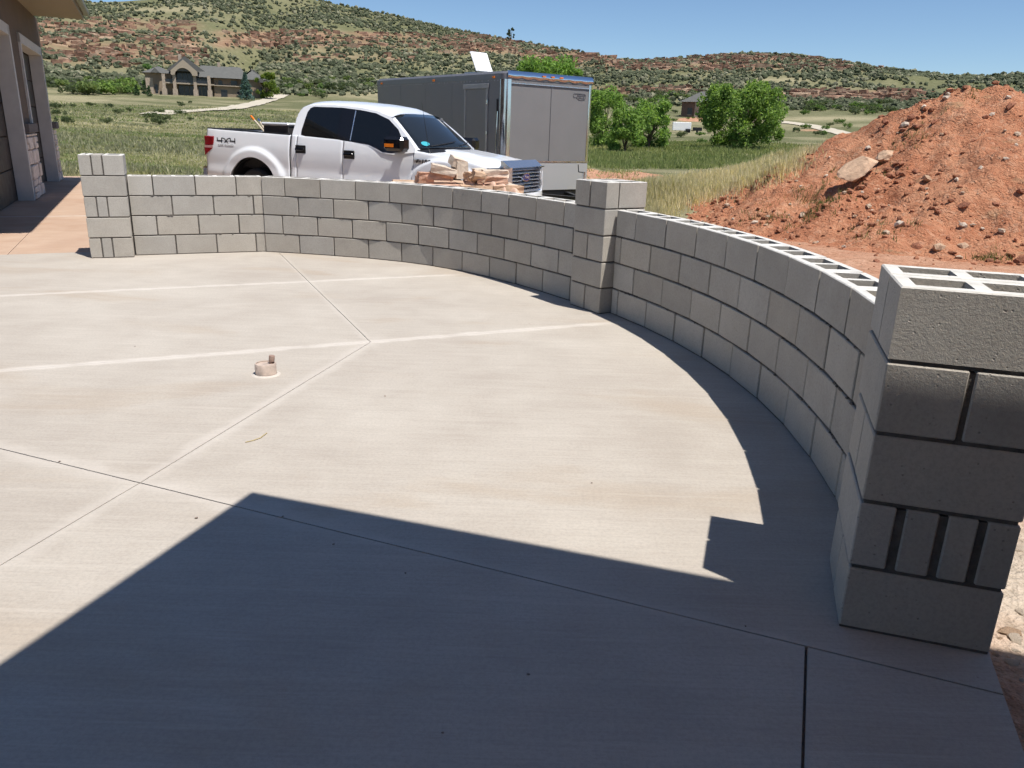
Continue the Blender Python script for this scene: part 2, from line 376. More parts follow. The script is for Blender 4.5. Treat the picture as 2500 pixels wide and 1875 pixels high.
def build_ground():
    az_f = np.radians(np.concatenate([np.arange(-48, 48.01, 0.16), np.arange(50, 311, 4.0)]))
    rs = np.concatenate([[0.4, 1.2, 2.0], np.arange(2.6, 14, 0.3), np.geomspace(14, 60, 90)[0:], np.geomspace(61, 262, 90), np.linspace(266, 900, 170), np.geomspace(930, 3000, 14)])
    A, RR_ = np.meshgrid(az_f, rs, indexing='ij'); X = RR_*np.sin(A); Y = RR_*np.cos(A); Z = terrain(X, Y)
    behind = np.cos(A) < 0.3
    Z = np.where(behind, np.minimum(Z, -0.07+0.02*np.maximum(RR_-30, 0)), Z)
    V = np.stack([X, Y, Z], -1).reshape(-1, 3); n, m = A.shape
    i, j = np.meshgrid(np.arange(n), np.arange(m-1), indexing='ij'); i2 = (i+1) % n
    Fq = np.stack([i*m+j, i2*m+j, i2*m+j+1, i*m+j+1], -1).reshape(-1, 4)[:, ::-1]
    uv = project(V); uv[V[:, 1] < 1] = (-5000, 0); u, v = uv[:, 0], uv[:, 1]
    r = np.hypot(V[:, 0], V[:, 1]); x, y = V[:, 0], V[:, 1]
    hill = sstep(255, 300, r)
    nz = fbm(x/3, y/3, 4)*2
    # dirt (red): building site close by, the strip at the field's edge and the berm
    az = np.arctan2(x, y)
    dirt = sstep(22.0, 20.0, r+nz*1.2)*sstep(-0.2, -0.3, az)+sstep(18.5, 15.5, r+nz*2.0)*sstep(-0.3, -0.2, az)
    dirt = np.maximum(dirt, sstep(0.2, 0.3, az)*sstep(27, 20, r+nz*3))
    berm = np.exp(-((r-33)/2.2)**2)*sstep(0.02, 0.08, az)*sstep(0.42, 0.30, az); dirt = np.maximum(dirt, sstep(0.25, 0.7, berm+nz*0.5))
    yard = np.exp(-((u-1700)/60)**2-((v-292)/6)**2)+np.exp(-((u-1985)/70)**2-((v-318)/5)**2)*0.6
    dirt = np.maximum(dirt, np.clip(yard, 0, 1)*sstep(60, 90, r))
    dirt = np.where(behind.reshape(-1), sstep(40, 25, r), dirt)
    rock = bandmask(u, v)*hill
    dry = sstep(0.02, 0.12, fbm(x/22+5, y/9, 3)+0.05)*0.6
    dry = np.maximum(dry, 0.9*sstep(0.0, 0.10, az)*sstep(14, 16, r)*sstep(34, 26, r)); dry = dry
    pale = np.exp(-((u-150)/110)**2-((v-240)/9)**2)+np.exp(-((u-950)/150)**2-((v-232)/9)**2)+np.exp(-((u-1520)/120)**2-((v-253)/8)**2)+np.exp(-((u-2040)/140)**2-((v-290)/7)**2)
    pale += np.exp(-((u-400)/90)**2-((v-24)/8)**2)+np.exp(-((u-1910)/60)**2-((v-196)/7)**2)
    dry = np.clip(dry*(1-hill)+pale+hill*(0.05+0.36*sstep(-0.15, 0.2, fbm(x/40, y/40, 3))), 0, 1)
    col = np.stack([np.clip(dirt, 0, 1), dry, rock], -1)
    k = NT("ground"); p = k.pos(); at = k.new("ShaderNodeSeparateColor"); k.l.new(k.attr("col"), at.inputs[0])
    n1 = k.noise(p, 0.35, 4, 0.68); n2 = k.noise(p, 2.6, 4, 0.7); n3 = k.noise(p, 14, 3, 0.7); n4 = k.noise(p, 0.06, 3, 0.65)
    grass = k.ramp(k.math('ADD', k.math('MULTIPLY', n1, 0.55), k.math('MULTIPLY', n2, 0.45)), [(0.34, (0.088, 0.098, 0.046)), (0.5, (0.128, 0.138, 0.068)), (0.66, (0.20, 0.192, 0.108))])
    dryc = k.ramp(k.math('ADD', k.math('MULTIPLY', n1, 0.5), k.math('MULTIPLY', n4, 0.5)), [(0.36, (0.23, 0.215, 0.125)), (0.62, (0.36, 0.32, 0.20))])
    dirtc = k.ramp(k.math('ADD', k.math('MULTIPLY', n2, 0.5), k.math('MULTIPLY', n3, 0.5)), [(0.32, (0.33, 0.135, 0.07)), (0.5, (0.47, 0.23, 0.135)), (0.68, (0.56, 0.345, 0.235))])
    pd = k.maprange(k.noise(p, 0.9, 4, 0.6), 0.30, 0.52, 0.2, 0.95)
    sx = k.new("ShaderNodeSeparateXYZ"); k.l.new(p, sx.inputs[0])
    near = k.math('MAXIMUM', k.maprange(k.vmath('LENGTH', p, out=1), 3.0, 5.0, 1.0, 0.12), k.maprange(sx.outputs[0], 0.5, 3.5, 0.85, 0.1))
    dirtc = k.mix(k.math('MULTIPLY', pd, near), dirtc, (0.56, 0.48, 0.39))
    rockc = k.ramp(k.noise(k.mapping(p, (0.1, 0.1, 1.1)), 0.6, 6, 0.7), [(0.3, (0.12, 0.08, 0.05)), (0.48, (0.27, 0.165, 0.105)), (0.7, (0.40, 0.29, 0.20))])
    c = k.mix(at.outputs[1], grass, dryc); c = k.mix(at.outputs[2], c, rockc)
    dm = k.maprange(k.math('ADD', at.outputs[0], k.math('MULTIPLY', k.math('SUBTRACT', n2, 0.5), 0.7)), 0.35, 0.65)
    c = k.mix(dm, c, dirtc)
    c = k.mix(k.maprange(n3, 0.3, 0.62, 0.35, 0.0), c, (0.10, 0.075, 0.04))
    hgt = k.math('ADD', k.math('MULTIPLY', n3, 0.05), k.math('MULTIPLY', k.noise(p, 60, 4, 0.7), 0.016))
    mm = k.out(c, 0.97, 0, k.bump(hgt, 0.9, 1.0), 0.1)
    me = fastmesh("ground", V, Fq, [mm], smooth=True, col=col)
    tag(obj("ground", me), kind="structure")
build_ground()

# ------------------------------------------------------------------ patio slab in panels
CC = np.array([-4.015, 3.609]); CR = 5.373
C1 = [(-2.775, 8.635), (-2.55, 8.605), (-2.30, 8.565), (-1.95, 8.49), (-1.59, 8.395), (-1.23, 8.25), (-0.88, 8.055), (-0.55, 7.80), (-0.235, 7.48), (0.04, 7.135), (0.30, 6.765), (0.52, 6.42)]
PL_L = ((-4.295, 7.85), 0.395); PL_M = ((0.666, 6.03), 0.555); PL_N = ((0.980, 1.966), -0.296)
def circ(a, off=0): return (CC[0]+(CR+off)*math.cos(a), CC[1]+(CR+off)*math.sin(a))
def off_poly(pts, d):
    o = []
    for i, p in enumerate(pts):
        a = Vector(pts[max(i-1, 0)]); b = Vector(pts[min(i+1, len(pts)-1)]); t = (b-a).normalized(); o.append((p[0]-t.y*d, p[1]+t.x*d))
    return o
hd = Vector((-0.42, 0.906)).normalized(); hn = Vector((hd.y, -hd.x)); H0 = Vector((-7.53, 11.49))      # left building: along wall, outwards, origin
def hp(t, n): q = H0+hd*t+hn*n; return (q.x, q.y)
slab = [(-0.6, -3.7), (1.372, 1.885), (1.50, 2.26)]
slab += [circ(a, 0.24) for a in np.radians(np.arange(-13, 27, 4))] + [(1.03, 6.27), (0.80, 6.62)]
slab += [p for p in off_poly(C1, 0.24)][::-1][1:] + [(-2.80, 8.93), (-3.95, 8.42), (-4.10, 8.38), (-4.47, 8.225), (-4.66, 8.185), (-5.247, 7.892), (-9.6, 5.72), (-9.6, -3.7)]
def clip(poly, p, n, keep):
    out = []; s = lambda q: ((q[0]-p[0])*n[0]+(q[1]-p[1])*n[1])*keep
    for i in range(len(poly)):
        a, b = poly[i], poly[(i+1) % len(poly)]; sa, sb = s(a), s(b)
        if sa >= 0: out.append(a)
        if sa*sb < 0: t = sa/(sa-sb); out.append((a[0]+(b[0]-a[0])*t, a[1]+(b[1]-a[1])*t))
    return out
def has(q, pt):
    c = False
    for i in range(len(q)):
        a, b = q[i], q[i-1]
        if (a[1] > pt[1]) != (b[1] > pt[1]) and pt[0] < (b[0]-a[0])*(pt[1]-a[1])/(b[1]-a[1])+a[0]: c = not c
    return c
def split(polys, a, b, gap=0.0033, when=None, hold=None):
    L = math.hypot(b[0]-a[0], b[1]-a[1]); n = (-(b[1]-a[1])/L, (b[0]-a[0])/L); res = []
    for q in polys:
        c = np.mean(q, axis=0)
        if (when and not when(c)) or (hold and not has(q, hold)): res.append(q); continue
        for k in (1, -1):
            r_ = clip(q, (a[0]+n[0]*gap*k, a[1]+n[1]*gap*k), n, k)
            if len(r_) > 2: res.append(r_)
    return res
side = lambda a, b: (lambda c: (b[0]-a[0])*(c[1]-a[1])-(b[1]-a[1])*(c[0]-a[0]) > 0)
W1, W2, J2 = ((-4.049, 6.006), (-0.711, 7.529)), ((-2.85, 4.118), (0.662, 5.712)), ((-2.175, 3.056), (0.852, 1.867))
panels = split(split(split([slab], *W1, gap=0.0016), *W2, gap=0.0016), *J2)
aboveW2, belowW2 = side(*W2), (lambda c: not side(*W2)(c)); aboveJ2 = side(*J2)
panels = split(panels, (-2.396, 8.126), (-0.943, 4.975), gap=0.0022, when=lambda c: aboveW2(c))
panels = split(panels, (-0.943, 4.975), (-1.445, 2.764), gap=0.0026, hold=(-1.2, 3.8))
panels = split(panels, (-1.445, 2.764), (-1.576, 2.24), gap=0.0022, hold=(-1.5, 2.5))
panels = split(panels, (0.852, 1.867), (0.687, 1.419), gap=0.004, hold=(0.77, 1.64))
patio = tag(empty("patio"), kind="structure")
M_joint = simple("joint_dirt", (0.16, 0.13, 0.11), 0.95, var=0.3, scale=40)
for q in panels:
    m = MB().prism(q, -0.16, 0.0); m.build("concrete_panel", M_conc, patio)
mb = MB().prism([(p[0]*0.999, p[1]*0.999) for p in slab], -0.15, -0.014); mb.build("joint_filler", M_joint, patio)
walk = tag(empty("walkway"), kind="structure")
wq = [(-6.5, 7.276), (-5.25, 7.9), (-4.66, 8.193), (-4.475, 8.235), hp(8.5, 1.62), hp(8.5, -0.5), hp(-3.5, -0.5)]
wpan = split(split([wq], hp(2.05, 0), hp(2.05, 1.5), gap=0.003), hp(5.3, 0), hp(5.3, 1.5), gap=0.003)
wpan = split(wpan, hp(0, 0.62), hp(5, 0.62), gap=0.003)
for q in wpan: MB().prism(q, -0.2, -0.004).build("concrete_panel", M_walk, walk)

# ------------------------------------------------------------------ block walls and pillars
BL, BD, BHt, JT = 0.4064, 0.194, 0.1912, 0.0125
_bm = {}
OCT = [(1, 0, 0), (0, 1, 0), (-1, 0, 0), (0, -1, 0), (0, 0, 1), (0, 0, -1)]; OCTF = [(0, 1, 4), (1, 2, 4), (2, 3, 4), (3, 0, 4), (1, 0, 5), (2, 1, 5), (3, 2, 5), (0, 3, 5)]
def block_mesh(L, D, kind):
    """origin at the middle of the inner face, bottom; x along, y outwards. kind: solid / hollow / grout"""
    key = (round(L, 3), round(D, 3), kind)
    if key in _bm: return _bm[key]
    h = BHt
    if kind == 'solid':
        me = MB().box(-L/2, L/2, 0, D, 0, h).mesh("block", M_block, bevel=0.004)
    else:
        nc = 2 if L > 0.3 else 1; t = 0.039
        xs = [-L/2]; cells = []
        w = (L-t*(nc+1))/nc
        for i in range(nc): xs += [-L/2+t*(i+1)+w*i, -L/2+t*(i+1)+w*(i+1)]
        xs.append(L/2); ys = [0, t, D-t, D]
        if w < 0.03 or D < 0.1: return block_mesh(L, D, 'solid')
        m = MB(); c = 0.004
        def P(i, j, z): return (xs[i], ys[j], z)
        # outer shell with a small chamfer at the top edge
        o = [(-L/2, 0), (L/2, 0), (L/2, D), (-L/2, D)]; oi = [(-L/2+c, c), (L/2-c, c), (L/2-c, D-c), (-L/2+c, D-c)]
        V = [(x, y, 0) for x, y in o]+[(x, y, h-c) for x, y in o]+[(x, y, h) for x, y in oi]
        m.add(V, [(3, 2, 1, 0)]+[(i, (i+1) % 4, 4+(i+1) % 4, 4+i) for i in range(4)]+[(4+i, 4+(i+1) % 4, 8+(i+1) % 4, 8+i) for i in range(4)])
        ex = [xs[0]+c]+xs[1:-1]+[xs[-1]-c]; ey = [c, t, D-t, D-c]; ff = []
        V = [(x, y, h) for x in ex for y in ey]
        for i in range(len(ex)-1):
            for j in range(3):
                if j == 1 and i % 2 == 1: continue
                ff.append((i*4+j, (i+1)*4+j, (i+1)*4+j+1, i*4+j+1))
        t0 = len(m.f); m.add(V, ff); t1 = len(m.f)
        gf = []
        for i in range(nc):
            x0, x1 = xs[1+2*i], xs[2+2*i]; y0, y1 = t, D-t; tp = 0.006
            fill = kind == 'grout' and i == 0
            zb = h-0.022 if fill else 0.004
            q = [(x0, y0), (x1, y0), (x1, y1), (x0, y1)]; q2 = [(x0+tp, y0+tp), (x1-tp, y0+tp), (x1-tp, y1-tp), (x0+tp, y1-tp)]
            if fill: q2 = q
            m.add([(x, y, h) for x, y in q]+[(x, y, zb) for x, y in q2], [(4, 5, 1, 0), (5, 6, 2, 1), (6, 7, 3, 2), (7, 4, 0, 3), (4, 7, 6, 5)])
            if fill: gf.append(len(m.f)-1)
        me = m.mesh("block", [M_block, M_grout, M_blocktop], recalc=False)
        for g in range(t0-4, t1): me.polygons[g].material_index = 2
        for g in gf: me.polygons[g].material_index = 1
    _bm[key] = me; return me

def lay_wall(name, path, starts, label, seed, ends=0.012):
    rnd = random.Random(seed); P = [Vector(p) for p in path]; cum = [0]
    for a, b in zip(P, P[1:]): cum.append(cum[-1]+(b-a).length)
    tot = cum[-1]
    def at(s):
        s = max(0, min(tot, s))
        for i in range(len(P)-1):
            if s <= cum[i+1]: return P[i].lerp(P[i+1], (s-cum[i])/max(1e-9, cum[i+1]-cum[i]))
        return P[-1]
    root = empty(name, (P[0].x, P[0].y, 0)); tag(root, label, "wall", "concrete block walls round the patio")
    base = Vector((P[0].x, P[0].y)); mort = MB()
    for c, st in enumerate(starts):
        z = c*0.2032+0.006; s = 0.0; e = st; n = 0
        while s < tot-0.02:
            if tot-e < 0.05: e = tot
            a, b = at(s+JT/2), at(e-JT/2); d = b-a; L = d.length; ang = math.atan2(d.y, d.x); mid = (a+b)/2-base
            nrm = Vector((-d.y, d.x)).normalized()
            jit = rnd.uniform(-0.0025, 0.0035); yaw = rnd.uniform(-0.006, 0.006)
            top = c == len(starts)-1
            kd = ('grout' if rnd.random() < 0.3 else 'hollow') if top else 'solid'
            L = round(L, 3)
            pos = mid+nrm*jit
            obj("block", block_mesh(L, BD, kd), root, (pos.x, pos.y, z), (rnd.uniform(-.003, .003), rnd.uniform(-.002, .002), ang+yaw))
            # bed joint below and head joint after
            M = Matrix.Translation((mid.x, mid.y, 0)) @ Matrix.Rotation(ang, 4, 'Z'); rc = rnd.uniform(0.009, 0.015)
            if c: mort.box(-L/2-JT/2-.004, L/2+JT/2+.004, rc, BD-0.006, z-0.012, z+0.003, M)
            else: mort.box(-L/2-JT/2, L/2+JT/2, 0.004, BD-0.002, 0.001, z+0.003, M)
            if e < tot-0.001:
                a2 = at(e)-base; M2 = Matrix.Translation((a2.x, a2.y, 0)) @ Matrix.Rotation(ang, 4, 'Z')
                mort.box(-JT/2-.006, JT/2+.006, rnd.uniform(0.009, 0.016), BD-0.01, z-0.002, z+BHt-0.007, M2)
            s, e = e, min(tot, e+BL); n += 1
    for _ in range(int(tot*26)):
        sx = rnd.uniform(0.02, tot-0.02); cz = rnd.randrange(1, len(starts)); q = at(sx); q2 = at(sx+0.02); d = (q2-q).normalized(); nr = Vector((-d.y, d.x)); rr_ = rnd.uniform(0.004, 0.010)
        c = q-base+nr*rnd.uniform(0.000, 0.006); M = Matrix.Translation((c.x, c.y, cz*0.2032+rnd.uniform(-0.006, 0.002))) @ Matrix.Rotation(math.atan2(d.y, d.x), 4, 'Z') @ Matrix.Diagonal((rnd.uniform(1.0, 3.5), 1, rnd.uniform(0.7, 1.3), 1))
        mort.add([tuple(M @ Vector((x*rr_, y*rr_, z*rr_))) for x, y, z in OCT], OCTF)
    o = mort.build("mortar", M_mortar, root); o["kind"] = "stuff"
    return root

def pillar(name, org, ang, courses, label, seed):
    rnd = random.Random(seed); root = empty(name, (org[0], org[1], 0), ang); tag(root, label, "pillar", "square block pillars")
    S = BL; mort = MB()
    for c, rects in enumerate(courses):
        z = c*0.2032+0.006; top = c == len(courses)-1
        for rc_ in rects:
            u0, u1, v0, v1 = rc_[:4]; g = JT/2 if len(rc_) < 5 else rc_[4]
            x0, x1 = u0*S+(g if u0 > 0 else 0), u1*S-(g if u1 < 1 else JT); y0, y1 = v0*S+(g if v0 > 0 else 0), v1*S-(g if v1 < 1 else JT)
            Lx, Ly = x1-x0, y1-y0; j = rnd.uniform(-0.0025, 0.0025); yw = rnd.uniform(-0.005, 0.005)
            kd = ('grout' if rnd.random() < 0.3 else 'hollow') if top else 'solid'
            if Lx >= Ly: obj("block", block_mesh(round(Lx, 3), round(Ly, 3), kd), root, ((x0+x1)/2, y0+j, z), (0, 0, yw))
            else: obj("block", block_mesh(round(Ly, 3), round(Lx, 3), kd), root, (x1+j, (y0+y1)/2, z), (0, 0, math.pi/2+yw))
            if u1 < 1: mort.box(u1*S-g-.003, u1*S+g+.003, max(y0, .008), y1-.008, z, z+BHt-.006)
            if v1 < 1: mort.box(max(x0, .008), x1-.008, v1*S-JT/2-.003, v1*S+JT/2+.003, z, z+BHt-.006)
        i = 0.008 if c else 0.003
        mort.box(i, S-JT-i, i, S-JT-i, (z-0.012 if c else 0.001), z+0.003)
    o = mort.build("mortar", M_mortar, root); o["kind"] = "stuff"
    return root
TA = [(0, 1, 0, .5), (0, 1, .5, 1)]; TB = [(0, .5, 0, 1), (.5, 1, 0, 1)]; TC = [(0, .27, 0, 1), (.27, .51, 0, 1), (.51, 1, 0, 1)]
TD = [(0, .26, 0, 1, .011), (.26, .52, 0, 1, .012), (.52, .755, 0, 1, .012), (.755, 1, 0, 1, .011)]; TE = [(0, .3, 0, .5), (0, .3, .5, 1), (.3, 1, 0, .5), (.3, 1, .5, 1)]
pillar("block_pillar", *PL_L, [TC, TA, TC, TA, TC], "farthest block pillar at the left end of the straight wall", 3)
pillar("block_pillar", *PL_M, [TA, TB, TA, TB, TE], "middle block pillar standing between the two curved walls", 4)
pillar("block_pillar", *PL_N, [TA, TD, TA, TB, TA], "nearest block pillar, half in shadow at the right edge of the patio", 6)
lay_wall("block_wall", [(-3.972, 8.117), (-2.765, 8.655)], [0.40, 0.235, 0.40, 0.235], "short straight sunlit block wall beside the farthest pillar", 21)
lay_wall("block_wall", C1, [0.40, 0.215, 0.41, 0.265], "curved block wall in front of the white pickup truck", 22)
c2 = [circ(a) for a in np.radians(np.append(np.arange(27.3, -13.0, -1.5), -13.95))]
lay_wall("block_wall", c2, [0.09, 0.285, 0.085, 0.265], "curved block wall in front of the red dirt mound", 23)

# ------------------------------------------------------------------ the house: roof over the camera (out of frame, throws the big shadow)
M_stucco = simple("brown_stucco", (0.155, 0.118, 0.092), 0.95, var=0.15, scale=3, bump=0.6, bscale=120, spec=0.15, bdist=0.004)
M_trim = simple("pale_trim", (0.56, 0.54, 0.51), 0.9, var=0.08, scale=4, bump=0.3, bscale=150, spec=0.2)
M_soffit = simple("soffit_board", (0.60, 0.46, 0.28), 0.8, var=0.1, scale=3)
M_shingle = simple("grey_shingle", (0.16, 0.16, 0.155), 0.95, var=0.35, scale=14, bump=0.5, bscale=30, bdist=0.02)
M_gdoor = simple("dark_door", (0.055, 0.043, 0.033), 0.65, var=0.2, scale=5)
M_ledge = simple("stone_ledge", (0.13, 0.115, 0.11), 0.9, var=0.15, scale=8, bump=0.4)
M_veneer = simple("veneer_stone", (0.70, 0.62, 0.55), 0.95, var=0.25, scale=7, bump=0.8, bscale=35, spec=0.15, bdist=0.01)
e1 = Vector((0.9564, -0.292, 0)); e2 = Vector((-0.3600, -0.933, 0)); RZ = 2.5
RC = Vector((-0.918, 2.655, 0))+RZ*Vector((0.3297, -0.3002, 0))
ang1 = math.atan2(e1.y, e1.x)
house = tag(empty("house", (RC.x, RC.y, 0), ang1), "house with a broad eave above the near end of the patio", "house")
MB().box(0, 9, -10, 0, RZ, RZ+0.05).build("soffit", M_soffit, house)
m = MB().add([(0, -10, RZ+0.05), (9, -10, RZ+0.05), (9, 0, RZ+0.05), (0, 0, RZ+0.05), (0, -10, RZ+0.22), (9, -10, RZ+0.22), (9, 0, RZ+0.22), (0, 0, RZ+0.22), (4.5, -8, RZ+2.1), (4.5, -3, RZ+2.1)],
    [(0, 1, 5, 4), (1, 2, 6, 5), (2, 3, 7, 6), (3, 0, 4, 7), (4, 5, 8), (5, 6, 9, 8), (6, 7, 9), (7, 4, 8, 9)]); m.build("roof", M_shingle, house)
MB().box(0.5, 8.6, -9.6, -2.2, -0.1, RZ-0.003).build("outer_wall", M_stucco, house)

# ------------------------------------------------------------------ building at the left edge
garage = tag(empty("garage", (H0.x, H0.y, 0), math.atan2(hd.y, hd.x)), "brown stucco garage wing with pale door surrounds and white stone veneer", "building")
def gb(name, mat, t0, t1, n0, n1, z0, z1, parent=None, **kw): return MB().box(t0, t1, -n1, -n0, z0, z1).build(name, mat, parent or garage, **kw)
T1, T2a, T2b, TC_ = 1.95, 3.42, 6.62, 7.22
w = MB()
w.box(-3.4, TC_, -0.2, 4.0, 2.72, 3.32)                       # above the openings
w.box(T1+0.14, T2a-0.14, -0.2, 0.008, -0.1, 2.72); w.box(T2b+0.16, TC_, -0.2, 4.0, -0.1, 2.72)
w.box(-3.4, -2.6, -0.2, 0.05, -0.1, 2.72); w.box(-3.4, T2b+0.16, 0.35, 4.0, -0.1, 2.72)
w.build("stucco_wall", M_stucco, garage)
def surround(t0, t1, name="door_surround"):
    m = MB(); m.box(t0-0.14, t0, -0.235, 0.0, -0.003, 2.70); m.box(t1, t1+0.16, -0.235, 0.0, -0.003, 2.70); m.box(t0-0.14, t1+0.16, -0.235, 0.0, 2.56, 2.717)
    m.build(name, M_trim, garage)
surround(-2.46, T1); surround(T2a, T2b)
for (a, b) in ((-2.46, T1), (T2a, T2b)):
    d = empty("garage_door", (0, 0, 0)); d.parent = garage
    for i in range(5): MB().box(a-0.1, b+0.1, 0.012, 0.06, 0.01+0.51*i, 0.505+0.51*i).build("door_panel", M_gdoor, d, bevel=0.006)
# ledge and veneer stones
gb("stone_ledge", M_ledge, T1+0.165, T2a-0.02, 0.2, 0.30, 1.08, 1.23, bevel=0.01); gb("stone_ledge", M_ledge, T2b+0.165, TC_+0.10, 0.2, 0.32, 1.10, 1.24, bevel=0.01)
rs_ = random.Random(5)
def veneer(t0, t1, z0, z1, n):
    z = z0
    while z < z1-0.04:
        h = min(rs_.uniform(0.10, 0.26), z1-z)
        t = t0
        while t < t1-0.03:
            wd = min(rs_.uniform(0.14, 0.5), t1-t)
            if t1-(t+wd) < 0.08: wd = t1-t
            hs = [(z, z+h)] if rs_.random() < 0.7 or h < 0.16 else [(z, z+h*0.5), (z+h*0.5, z+h)]
            for a, b in hs: gb("veneer_stone", M_veneer, t+0.008, t+wd-0.008, 0.2, n+rs_.uniform(-.012, .02), a+0.008, b-0.008, bevel=0.012)
            t += wd
        z += h
veneer(T1+0.17, T2a-0.02, 0.0, 1.07, 0.25); veneer(T2b+0.17, TC_+0.03, 0.0, 1.09, 0.26)
# eave
EN, ET = 1.09, 6.6
M_soffit2 = simple("eave_board", (0.30, 0.25, 0.175), 0.8, var=0.1, scale=3)
sof = MB().box(-3.8, ET, -EN, -0.17, 3.32, 3.345).build("soffit", M_soffit2, garage)
rf = MB().add([(-3.8, -EN, 3.345), (ET, -EN, 3.345), (ET, 4.4, 3.345), (-3.8, 4.4, 3.345), (-3.8, -EN-.01, 3.52), (ET, -EN-.01, 3.52), (ET, 4.4, 3.52), (-3.8, 4.4, 3.52), (-3.8, 1.6, 4.6), (ET, 1.6, 4.6)],
    [(0, 1, 5, 4), (1, 2, 6, 9, 5), (2, 3, 7, 6), (3, 0, 4, 8, 7), (4, 5, 9, 8), (6, 7, 8, 9), (3, 2, 1, 0)]).build("roof", M_shingle, garage)
gb("fascia", M_soffit2, -3.82, ET+0.02, EN, EN+0.03, 3.30, 3.50)
gb("gutter", simple("gutter_metal", (0.2, 0.19, 0.17), 0.4, 0.3), -3.82, ET+0.04, EN+0.032, EN+0.14, 3.39, 3.50, bevel=0.02)

# ------------------------------------------------------------------ dirt mound
PK = [Vector((9.75, 17.0)), Vector((11.0, 18.0)), Vector((16.0, 21.0))]
def pile_h(x, y):
    P = np.stack([x, y], -1); best = np.full(x.shape, 1e9)
    for a, b in zip(PK, PK[1:]):
        A = np.array(a); B = np.array(b); t = np.clip(((P-A)@(B-A))/((B-A)@(B-A)), 0, 1); best = np.minimum(best, np.linalg.norm(P-(A+t[..., None]*(B-A)), axis=-1))
    rad = 5.75+1.3*fbm(x/3.2+2, y/3.2, 3)
    q = np.clip(1-best/rad, 0, 1)
    h = (3.32-0.62*np.clip(x-9.9, 0, 3.6))*(q**1.04)
    h = np.where(h > 2.5, 2.5+0.55*(h-2.5), h)
    sh = np.exp(-(((x-8.1)/1.5)**2+((y-18.6)/1.3)**2)); h = h+0.12*sh*sstep(0, .3, q)
    h = h+sstep(0.0, 0.15, q)*(0.62*fbm(x/1.7, y/1.7, 3)+0.30*fbm(x/0.55, y/0.55, 3)+0.17*fbm(x/0.19, y/0.19, 2)-0.16*np.abs(fbm(x/0.9+5, y/0.9, 2))*2)
    apron = np.exp(-np.clip(best-rad, 0, 9)/0.7)*0.06*(1+2*fbm(x/.3, y/.3, 3))
    return h+apron
def M_dirt_pile():
    k = NT("pile_dirt"); p = k.pos(); n1 = k.noise(p, 0.8, 5, 0.6); n2 = k.noise(p, 6, 6, 0.72); n3 = k.noise(p, 38, 4, 0.7)
    f = k.math('ADD', k.math('MULTIPLY', n1, 0.35), k.math('ADD', k.math('MULTIPLY', n2, 0.4), k.math('MULTIPLY', n3, 0.25)))
    c = k.ramp(f, [(0.32, (0.25, 0.092, 0.044)), (0.46, (0.43, 0.18, 0.098)), (0.58, (0.52, 0.26, 0.15)), (0.72, (0.57, 0.35, 0.23))])
    g = k.maprange(k.noise(p, 1.7, 4, 0.6, 0.5), 0.6, 0.72, 0, 0.5); c = k.mix(g, c, (0.26, 0.21, 0.12))
    pw = k.vmath('ADD', p, k.vmath('MULTIPLY', k.noise(p, 5, 3, 0.6, out=1), (0.25, 0.25, 0.25)))
    v1 = k.voro(pw, 7.0); v2 = k.voro(pw, 19.0); cell = k.new("ShaderNodeSeparateColor"); k.l.new(k.voro(pw, 13.0, out="Color"), cell.inputs[0])
    c = k.mix(k.maprange(cell.outputs[0], 0.55, 1.0, 0, 0.32), c, (0.30, 0.115, 0.058)); c = k.mix(k.maprange(cell.outputs[1], 0.75, 1.0, 0, 0.4), c, (0.58, 0.36, 0.24))
    h = k.math('ADD', k.math('MULTIPLY', n2, 0.06), k.math('MULTIPLY', n3, 0.03)); h = k.math('SUBTRACT', h, k.math('ADD', k.math('MULTIPLY', v1, 0.025), k.math('MULTIPLY', v2, 0.028)))
    return k.out(c, 0.98, 0, k.bump(h, 1.0, 1.0), 0.1)
M_pile = M_dirt_pile()
def build_pile():
    xs = np.arange(2.6, 22.5, 0.068); ys = np.arange(8.6, 25.0, 0.068); X, Y = np.meshgrid(xs, ys, indexing='ij')
    h = pile_h(X, Y); Z = terrain(X, Y)+h-0.035
    ok = h > 0.012; n, m = X.shape
    i, j = np.meshgrid(np.arange(n-1), np.arange(m-1), indexing='ij'); Fq = np.stack([i*m+j, (i+1)*m+j, (i+1)*m+j+1, i*m+j+1], -1).reshape(-1, 4)
    keep = ok.reshape(-1)[Fq].any(1); Fq = Fq[keep]; used = np.unique(Fq); mp = np.full(n*m, -1); mp[used] = np.arange(len(used))
    V = np.stack([X, Y, Z], -1).reshape(-1, 3)[used]
    tag(obj("dirt_mound", fastmesh("dirt_mound", V, mp[Fq], [M_pile], smooth=True)), "tall mound of loose red dirt behind the curved block wall", "mound")
build_pile()
def surf(x, y): x = np.atleast_1d(np.asarray(x, float)); y = np.atleast_1d(np.asarray(y, float)); return terrain(x, y)+np.maximum(pile_h(x, y)-0.035, 0)

